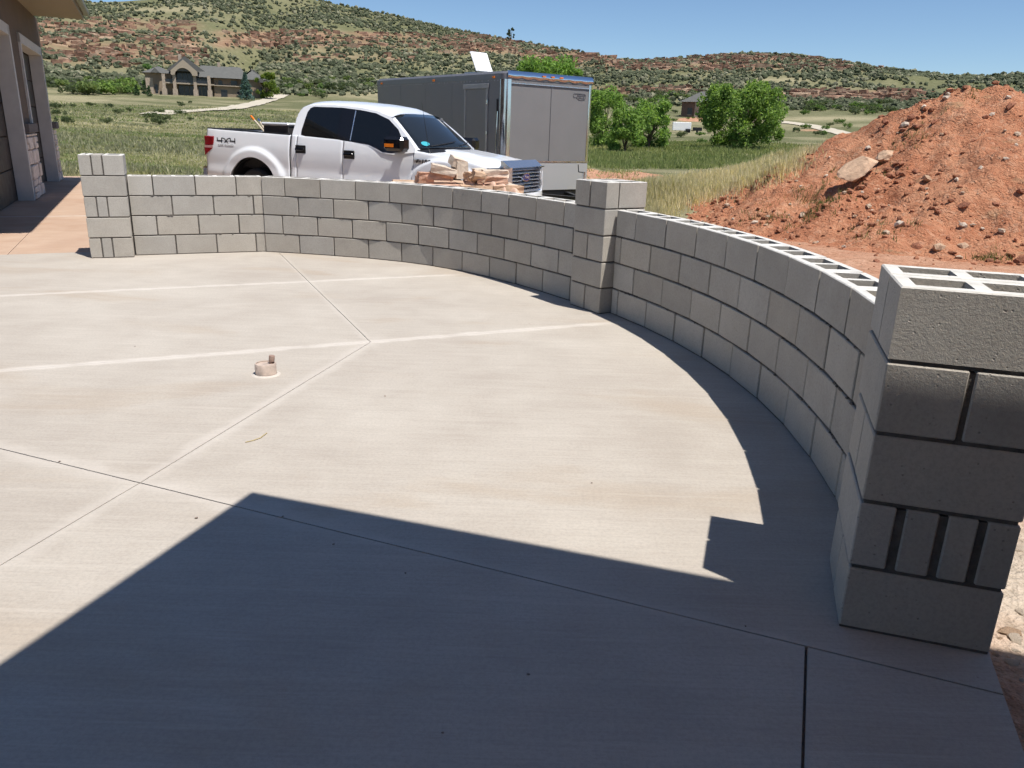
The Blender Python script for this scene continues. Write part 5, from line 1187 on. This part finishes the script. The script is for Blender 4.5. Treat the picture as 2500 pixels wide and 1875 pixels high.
# grass blades
def blades(name, X, Y, Zf, h, w, nb, c0, c1, spread, g, label, lean=0.35, mixc=None):
    n = len(X); x = np.repeat(X, nb)+g.normal(size=n*nb)*np.repeat(spread, nb); y = np.repeat(Y, nb)+g.normal(size=n*nb)*np.repeat(spread, nb); z = Zf(x, y)
    hh = np.repeat(h, nb)*g.uniform(0.45, 1.2, n*nb); ww = np.repeat(w, nb)*g.uniform(0.6, 1.3, n*nb); a = g.random(n*nb)*6.283; ld = g.random(n*nb)*6.283; ll = hh*lean*g.random(n*nb)
    dx, dy = np.cos(a)*ww*0.5, np.sin(a)*ww*0.5; B = np.stack([x, y, z-0.02], -1); D = np.stack([dx, dy, 0*dx], -1); T = B+np.stack([np.cos(ld)*ll, np.sin(ld)*ll, hh], -1)
    V = np.stack([B-D, B+D, T], 1).reshape(-1, 3); Fc = np.arange(3*n*nb).reshape(-1, 3)
    t = np.clip(np.repeat(mixc, nb)+g.normal(size=n*nb)*0.18, 0, 1)[:, None] if mixc is not None else g.random(n*nb)[:, None]
    c = (np.asarray(c0)*(1-t)+np.asarray(c1)*t)*g.uniform(0.75, 1.2, (n*nb, 1))
    o = obj(name, fastmesh(name, V, Fc, [M_blade], col=np.repeat(c, 3, axis=0))); tag(o, label, "grass", kind="stuff")
g = np.random.default_rng(91)
# field on the left and centre, 19 m to 170 m
n = 15000; az = g.uniform(az_of(-150), az_of(1560), n); r = np.exp(g.uniform(math.log(20.8), math.log(170), n)); X, Y = r*np.sin(az), r*np.cos(az)
pt = fbm(X/7, Y/7, 4); k = g.random(n) < np.clip(0.75+pt*2.2, 0.12, 1); X, Y, r, pt = X[k], Y[k], r[k], pt[k]
mixc = np.clip(0.40-1.5*fbm(X/16+4, Y/6, 3)*2+0.3*sstep(30, 19, r), 0, 1)
blades("field_grass", X, Y, lambda a, b: terrain(a, b), 0.07+0.07*g.random(len(X))+0.0011*r, 0.022+0.0012*r, 8, (0.175, 0.23, 0.08), (0.47, 0.42, 0.25), 0.12+0.006*r, g, "green and straw coloured meadow grass in the field", 1.1, mixc)
# sage tufts in the field
n = 5200; az = g.uniform(az_of(-150), az_of(1250), n); r = np.exp(g.uniform(math.log(24), math.log(150), n)); X, Y = r*np.sin(az), r*np.cos(az); k = fbm(X/13+7, Y/13, 3)+0.25*fbm(X/3, Y/3, 2) > 0.0; X, Y, r = X[k], Y[k], r[k]
blades("sage_tufts", X, Y, lambda a, b: terrain(a, b), 0.12+0.10*g.random(len(X))+0.0012*r, 0.03+0.0013*r, 14, (0.22, 0.225, 0.14), (0.40, 0.38, 0.25), 0.07+0.0022*r, g, "pale sage tufts mottling the field", 0.9)
# tall dry grass between the trailer and the mound
n = 56000; az = g.uniform(az_of(1290), az_of(2160), n); r = np.exp(g.uniform(math.log(13.5), math.log(27), n)); X, Y = r*np.sin(az), r*np.cos(az); ph = pile_h(X, Y)
u_ = project(np.stack([X, Y, surf(X, Y)], -1)); left = u_[:, 0]
vb = np.full(len(X), 330.0)
pt = fbm(X/2.0, Y/2.0, 4); inz = sstep(-8, 14, u_[:, 1]-vb+pt*40)*sstep(0, 120, 1700+(520-u_[:, 1])*2.5-left+pt*260); k = (g.random(n) < np.clip(inz*(0.8+pt*1.4), 0, 1)) & (ph < 1.2); X, Y, r = X[k], Y[k], r[k]
mixc = np.clip(0.74+1.3*fbm(X/2.6+3, Y/2.6, 3), 0, 1)
blades("dry_grass", X, Y, lambda a, b: surf(a, b), 0.15+0.13*g.random(len(X)), 0.014+0.0008*r, 9, (0.26, 0.265, 0.125), (0.72, 0.63, 0.45), 0.08+0.003*r, g, "tall dry seeding grass between the trailer and the dirt mound", 0.5, mixc)
# green lawn strip round the willow and weeds on the mound
n = 7000; az = g.uniform(az_of(1440), az_of(2050), n); r = np.exp(g.uniform(math.log(36), math.log(140), n)); X, Y = r*np.sin(az), r*np.cos(az); lu = project(np.stack([X, Y, terrain(X, Y)], -1)); k = lu[:, 1] < 412; X, Y, r = X[k], Y[k], r[k]
blades("lawn_grass", X, Y, lambda a, b: terrain(a, b), 0.16+0.12*g.random(len(X))+0.0015*r, 0.03+0.0012*r, 8, (0.19, 0.24, 0.085), (0.38, 0.37, 0.17), 0.12+0.005*r, g, "lush green grass around the willow tree", 0.5, np.clip(0.35+1.4*fbm(X/9, Y/9, 3), 0, 1))
wx, wy = [], []
for (u, v, n, sp) in [(1975, 480, 26, .16), (2010, 505, 22, .16), (1985, 530, 14, .12), (2060, 425, 16, .15), (2420, 635, 22, .16), (2225, 335, 20, .2), (2395, 230, 12, .15), (2150, 555, 18, .3), (2050, 480, 14, .2), (1890, 520, 30, .5), (2170, 400, 10, .3)]:
    p, _ = pile_at(u, v); wx += list(p.x+g.normal(size=n)*sp); wy += list(p.y+g.normal(size=n)*sp)
blades("mound_weeds", np.array(wx), np.array(wy), lambda a, b: surf(a, b), 0.07+0.08*g.random(len(wx)), np.full(len(wx), 0.016), 9, (0.07, 0.12, 0.03), (0.22, 0.20, 0.09), np.full(len(wx), 0.05), g, "sparse green weeds rooted on the dirt mound", 0.8)

# ------------------------------------------------------------------ far road and driveways
M_road = simple("pale_road", (0.47, 0.42, 0.33), 0.95, var=0.1, scale=0.3)
def ribbon(name, pts, wid):
    t = np.linspace(0, len(pts)-1, 70); U = np.array(pts, float); kern = np.array([1, 3, 4, 3, 1])/12.0
    uu = np.interp(t, np.arange(len(pts)), U[:, 0]); vv = np.interp(t, np.arange(len(pts)), U[:, 1])
    for _ in range(4):
        a = np.convolve(np.pad(uu, 2, 'edge'), kern, 'valid'); b = np.convolve(np.pad(vv, 2, 'edge'), kern, 'valid'); uu[2:-2], vv[2:-2] = a[2:-2], b[2:-2]
    C2 = np.array([ground_at(u, v, 40) for u, v in zip(uu, vv)])
    for _ in range(6):
        for q in range(3): C2[2:-2, q] = np.convolve(np.pad(C2[:, q], 2, 'edge'), kern, 'valid')[2:-2]
    P = []
    for i in range(len(C2)):
        p = Vector(C2[i]); d = Vector(C2[min(i+1, len(C2)-1)]-C2[max(i-1, 0)]); d.z = 0; d.normalize(); nrm = Vector((-d.y, d.x, 0)); row = []
        for k in np.linspace(-1, 1, 7): q = p+nrm*(wid*0.5*float(k)); row.append((q.x, q.y, gz(q.x, q.y)+0.17))
        P.append(row)
    tag(MB().grid(P).build(name, M_road, None, smooth=True), kind="structure")
ribbon("driveway_road", [(378, 281), (420, 274), (480, 271), (540, 269), (590, 262), (635, 251), (670, 240), (690, 232)], 4.2)
ribbon("country_road", [(1880, 296), (1925, 300), (1970, 306), (2020, 317), (2060, 327), (2085, 334)], 5.0)

# ------------------------------------------------------------------ far houses
M_hwall = simple("far_house_wall", (0.27, 0.205, 0.145), 0.9, var=0.15, scale=0.8); M_hstone = simple("far_house_stone", (0.36, 0.29, 0.225), 0.9, var=0.3, scale=2.5); M_hroof = simple("far_house_roof", (0.105, 0.105, 0.098), 0.95, var=0.2, scale=1.2)
M_hdark = NT("far_house_glass").out((0.02, 0.02, 0.025), 0.15); M_htrim = simple("far_house_trim", (0.33, 0.275, 0.21), 0.9); M_brown = simple("brown_brick", (0.13, 0.085, 0.065), 0.9, var=0.3, scale=1.5); M_clay = simple("clay_chimney", (0.35, 0.16, 0.10), 0.9)
def facing(u, r, zoff=0.0):
    p = at_dist(u, r); return (p.x, p.y, p.z+zoff), -az_of(u)
loc, rz = facing(510, 250); k_ = 0.131; UX = lambda zx: (340+zx/5.82-510)*k_; VZ = lambda zy: (241-(140+zy/5.82))*k_
h1 = empty("country_house", loc, rz); tag(h1, "large two storey house with grey gabled roofs below the leftmost hill", "house")
def hb(name, mat, x0, x1, y0, y1, z0, z1, par=h1): return MB().box(x0, x1, y0, y1, z0, z1).build(name, mat, par)
def gable(name, x0, x1, y0, y1, ze, zr, axis='y', ov=0.6, par=h1, hip=0.0):
    x0 -= ov; x1 += ov; y0 -= ov; y1 += ov
    if axis == 'y':
        xm = (x0+x1)/2; V = [(x0, y0, ze), (x1, y0, ze), (x1, y1, ze), (x0, y1, ze), (xm, y0+hip, zr), (xm, y1-hip, zr)]; Fc = [(0, 1, 4), (1, 2, 5, 4), (2, 3, 5), (3, 0, 4, 5), (3, 2, 1, 0)]
    else:
        ym = (y0+y1)/2; V = [(x0, y0, ze), (x1, y0, ze), (x1, y1, ze), (x0, y1, ze), (x0+hip, ym, zr), (x1-hip, ym, zr)]; Fc = [(0, 1, 5, 4), (1, 2, 5), (2, 3, 4, 5), (3, 0, 4), (3, 2, 1, 0)]
    return MB().add(V, Fc).build(name, M_hroof, par)
hb("wall", M_hwall, UX(300), UX(600), 2, 13, -3, 5.6); hb("wall", M_hwall, UX(560), UX(1090), 4.5, 15, -3, 5.5); hb("wall", M_hwall, UX(1085), UX(1480), 1.0, 14, -3, 3.1); hb("wall", M_hwall, UX(1090), UX(1470), 3.0, 14, 3.1, 5.0); hb("wall", M_hwall, UX(1475), UX(1690), -1, 12, -3, 4.9)
hb("stone_pier", M_hstone, UX(300), UX(385), 1.7, 2.6, -3, 4.3)
gable("roof", UX(300), UX(600), 2, 13, 5.6, 7.7, 'x', 0.8, hip=4); g1 = gable("roof", UX(770)-5.5, UX(770)+5.5, 5, 17, 6.0, 10.6, 'y', 0.5); g2 = gable("roof", UX(600), UX(905), -0.3, 12, 6.3, 9.5, 'y', 0.5); gable("roof", UX(900), UX(1480), 2.0, 15, 5.1, 8.6, 'x', 0.9, hip=2); gable("roof", UX(1440), UX(1690), -1, 12, 4.9, 8.0, 'x', 0.8, hip=4)
gable("roof", UX(380), UX(465), 0.5, 5, 5.6, 6.9, 'y', 0.3); gable("roof", UX(1610), UX(1690), -3, 3, 4.2, 5.8, 'y', 0.3)
m = MB(); xa, xb, z0, z1 = UX(600), UX(905), 6.3, 9.3; V = [(xa, -0.1, z0)]
ar = [(UX(640)+(UX(845)-UX(640))*t, 5.2+1.9*math.sin(math.pi*t)**0.6) for t in np.linspace(0, 1, 15)]
gp = [(xa, 5.2), (UX(640), 5.2)]+ar[1:-1]+[(UX(845), 5.2), (xb, 5.2), (xb, z0), ((xa+xb)/2, z1), (xa, z0)]
m = MB().prism([(x, z) for x, z in gp], 0, 0.35, Matrix(((1, 0, 0, 0), (0, 0, 1, -1.25), (0, 1, 0, 0), (0, 0, 0, 1)))); m.build("gable_front", M_htrim, h1)
dk = hb("balcony", M_htrim, UX(500), UX(1090), -0.2, 4.5, 2.95, 3.3)
hb("railing", M_hdark, UX(520), UX(1040), -0.12, -0.05, 3.3, 4.1, dk)
for zx in (510, 632, 868, 1032): c = hb("column", M_hstone, UX(zx)-0.42, UX(zx)+0.42, -0.6, 0.25, -3, 6.3 if zx in (632, 868) else 5.4); hb("column_base", M_hstone, UX(zx)-0.65, UX(zx)+0.65, -0.75, 0.4, -3, 1.6, c)
for (a, b, c_, d_) in ((525, 610, 3.3, 5.3), (660, 850, 3.4, 6.8), (895, 1015, 3.3, 5.2), (530, 615, -1, 2.8), (670, 855, -1, 2.8), (900, 1010, -1, 2.8)):
    wv = MB().box(UX(a), UX(b), 4.35, 4.48, c_, d_).build("window", M_hdark, h1); n_ = 3
    for q in range(1, n_): xx = UX(a)+(UX(b)-UX(a))*q/n_; MB().box(xx-0.06, xx+0.06, 4.25, 4.34, c_, d_).build("mullion", M_htrim, wv)
for (a, b, c_, d_, yy) in ((1140, 1190, 3.3, 4.5, 2.9), (1290, 1370, 3.3, 4.6, 2.9), (1165, 1240, -0.5, 1.9, 0.9), (1355, 1385, 0.9, 1.6, 0.9), (400, 430, 0.3, 2.6, 1.9), (1630, 1665, 0.5, 3.0, -1.1)): wv = MB().box(UX(a), UX(b), yy-0.05, yy+0.2, c_, d_).build("window", M_hdark, h1); MB().box(UX(a)-0.15, UX(b)+0.15, yy-0.2, yy, c_-0.22, c_-0.02).build("sill", M_htrim, wv)
hb("chimney", M_hstone, UX(690), UX(730), 7, 8.4, 7, VZ(90)); hb("chimney", M_hstone, UX(1150), UX(1185), 8, 9.2, 6.5, VZ(180)+0.5); hb("chimney", M_clay, UX(1370), UX(1420), 9, 10.2, 6, VZ(240)+0.4)
MB().box(UX(1090), UX(1480), 0.2, 1.0, 2.9, 3.15).build("terrace_edge", M_htrim, h1)
tree("spruce_tree", at_dist(606, 236), 7.2, 4.2, (0.035, 0.065, 0.06), (0.09, 0.14, 0.13), "blue spruce in front of the right wing of the big house", n=3200, size=0.25, nb=16, trunk_h=0.1, seed=9, shape='cone')
tree("ash_tree", at_dist(655, 246), 7.4, 7.0, (0.035, 0.07, 0.015), (0.13, 0.16, 0.03), "dense dark green tree at the right end of the big house", n=4200, size=0.3, nb=30, trunk_h=0.15, seed=10, cb=0.08)
tree("ash_tree", at_dist(388, 262), 8.2, 6.2, (0.045, 0.09, 0.03), (0.12, 0.19, 0.06), "green tree at the left end of the big house", n=3200, size=0.3, nb=24, trunk_h=0.15, seed=11, cb=0.08)
for k, (u, r, h, lb) in enumerate(((362, 232, 3.4, "taller small dark conifer left of the big house"), (342, 225, 2.6, "smallest dark conifer farthest left of the big house"), (372, 222, 2.6, "small dark conifer nearest the left corner of the big house"))): tree("young_conifer", at_dist(u, r), h, 1.6, (0.02, 0.04, 0.02), (0.05, 0.08, 0.035), lb, n=500, size=0.18, nb=8, trunk_h=0.1, seed=20+k, shape='cone')
# dark small house
loc, rz = facing(1712, 262, 0.2); k_ = 0.137
h2 = empty("small_house", loc, rz-0.15); tag(h2, "small dark brown house with hipped roof partly hidden by the willow", "house")
MB().box(-6.5, 7.5, 0, 9, -4, 4.3).build("wall", M_brown, h2); MB().add([(-7.2, -0.8, 4.3), (8.2, -0.8, 4.3), (8.2, 9.8, 4.3), (-7.2, 9.8, 4.3), (-1.5, 4.5, 7.6), (3.0, 4.5, 7.6)], [(0, 1, 5, 4), (1, 2, 5), (2, 3, 4, 5), (3, 0, 4), (3, 2, 1, 0)]).build("roof", M_hroof, h2)
for x0, x1, z0, z1 in ((-4.6, -3.2, 0.6, 2.6), (0.6, 2.4, 0.6, 2.6), (4, 6, 0.6, 2.6)): wv = MB().box(x0, x1, -0.06, 0.2, z0, z1).build("window", M_hdark, h2); MB().box(x0-0.1, x1+0.1, -0.15, -0.01, z0-0.2, z0-0.02).build("sill", M_htrim, wv)
MB().box(-2.4, -1.1, -0.25, 0.2, -3, 4.2).build("pilaster", M_htrim, h2); MB().box(1.0, 2.0, 4, 5, 7, 8.6).build("chimney", M_clay, h2)
# small white trailer and dark utility trailer by it
loc, rz = facing(1666, 205); wt = empty("white_trailer", loc, rz+0.1); tag(wt, "small white box trailer parked in the far lawn left of the willow", "trailer")
MB().box(-2.2, 2.2, 0, 2, 0.5, 2.45).build("body", M_wht, wt, bevel=0.08); MB().box(-2.19, -0.9, -0.02, 0.0, 0.6, 2.35).build("side_door", M_wht, wt); MB().box(0.9, 2.1, -0.25, 0.05, 0.55, 0.95).build("mudguard", M_black, wt); MB().box(2.15, 3.2, 0.9, 1.1, 0.45, 0.55).build("tongue", M_black, wt)
for xx in (1.2, 1.8): o = MB().lathe([(0.33, -0.1), (0.33, 0.1)], 16).build("wheel", M_rubber, wt, (xx, 0, 0.33), (math.pi/2, 0, 0))
loc, rz = facing(1704, 205); ut = empty("utility_trailer", loc, rz); tag(ut, "low black utility trailer beside the small white trailer", "trailer")
MB().box(-1.1, 1.1, 0, 1.6, 0.5, 0.62).build("deck", M_black, ut); MB().box(-1.1, 1.1, -0.04, 0.0, 0.62, 1.3).build("side_board", M_black, ut); MB().box(-1.1, 1.1, 1.56, 1.6, 0.62, 1.3).build("side_board", M_black, ut)
for yy in (-0.1, 1.7): MB().lathe([(0.32, -0.1), (0.32, 0.1)], 16).build("wheel", M_rubber, ut, (0, yy, 0.32), (math.pi/2, 0, 0))
MB().box(-2.0, -1.1, 0.75, 0.85, 0.48, 0.56).build("tongue", M_black, ut)
# ridge pine
d_ = ray(1247, 96); a_ = math.atan2(d_.x, d_.y); rr0 = 800; tree("ridge_pine", (rr0*math.sin(a_), rr0*math.cos(a_), gz(rr0*math.sin(a_), rr0*math.cos(a_))-1), 12.5, 9, (0.02, 0.03, 0.02), (0.05, 0.065, 0.035), "lone dark pine on the ridge above the trailer", n=900, size=0.7, nb=12, trunk_h=0.2, seed=30)
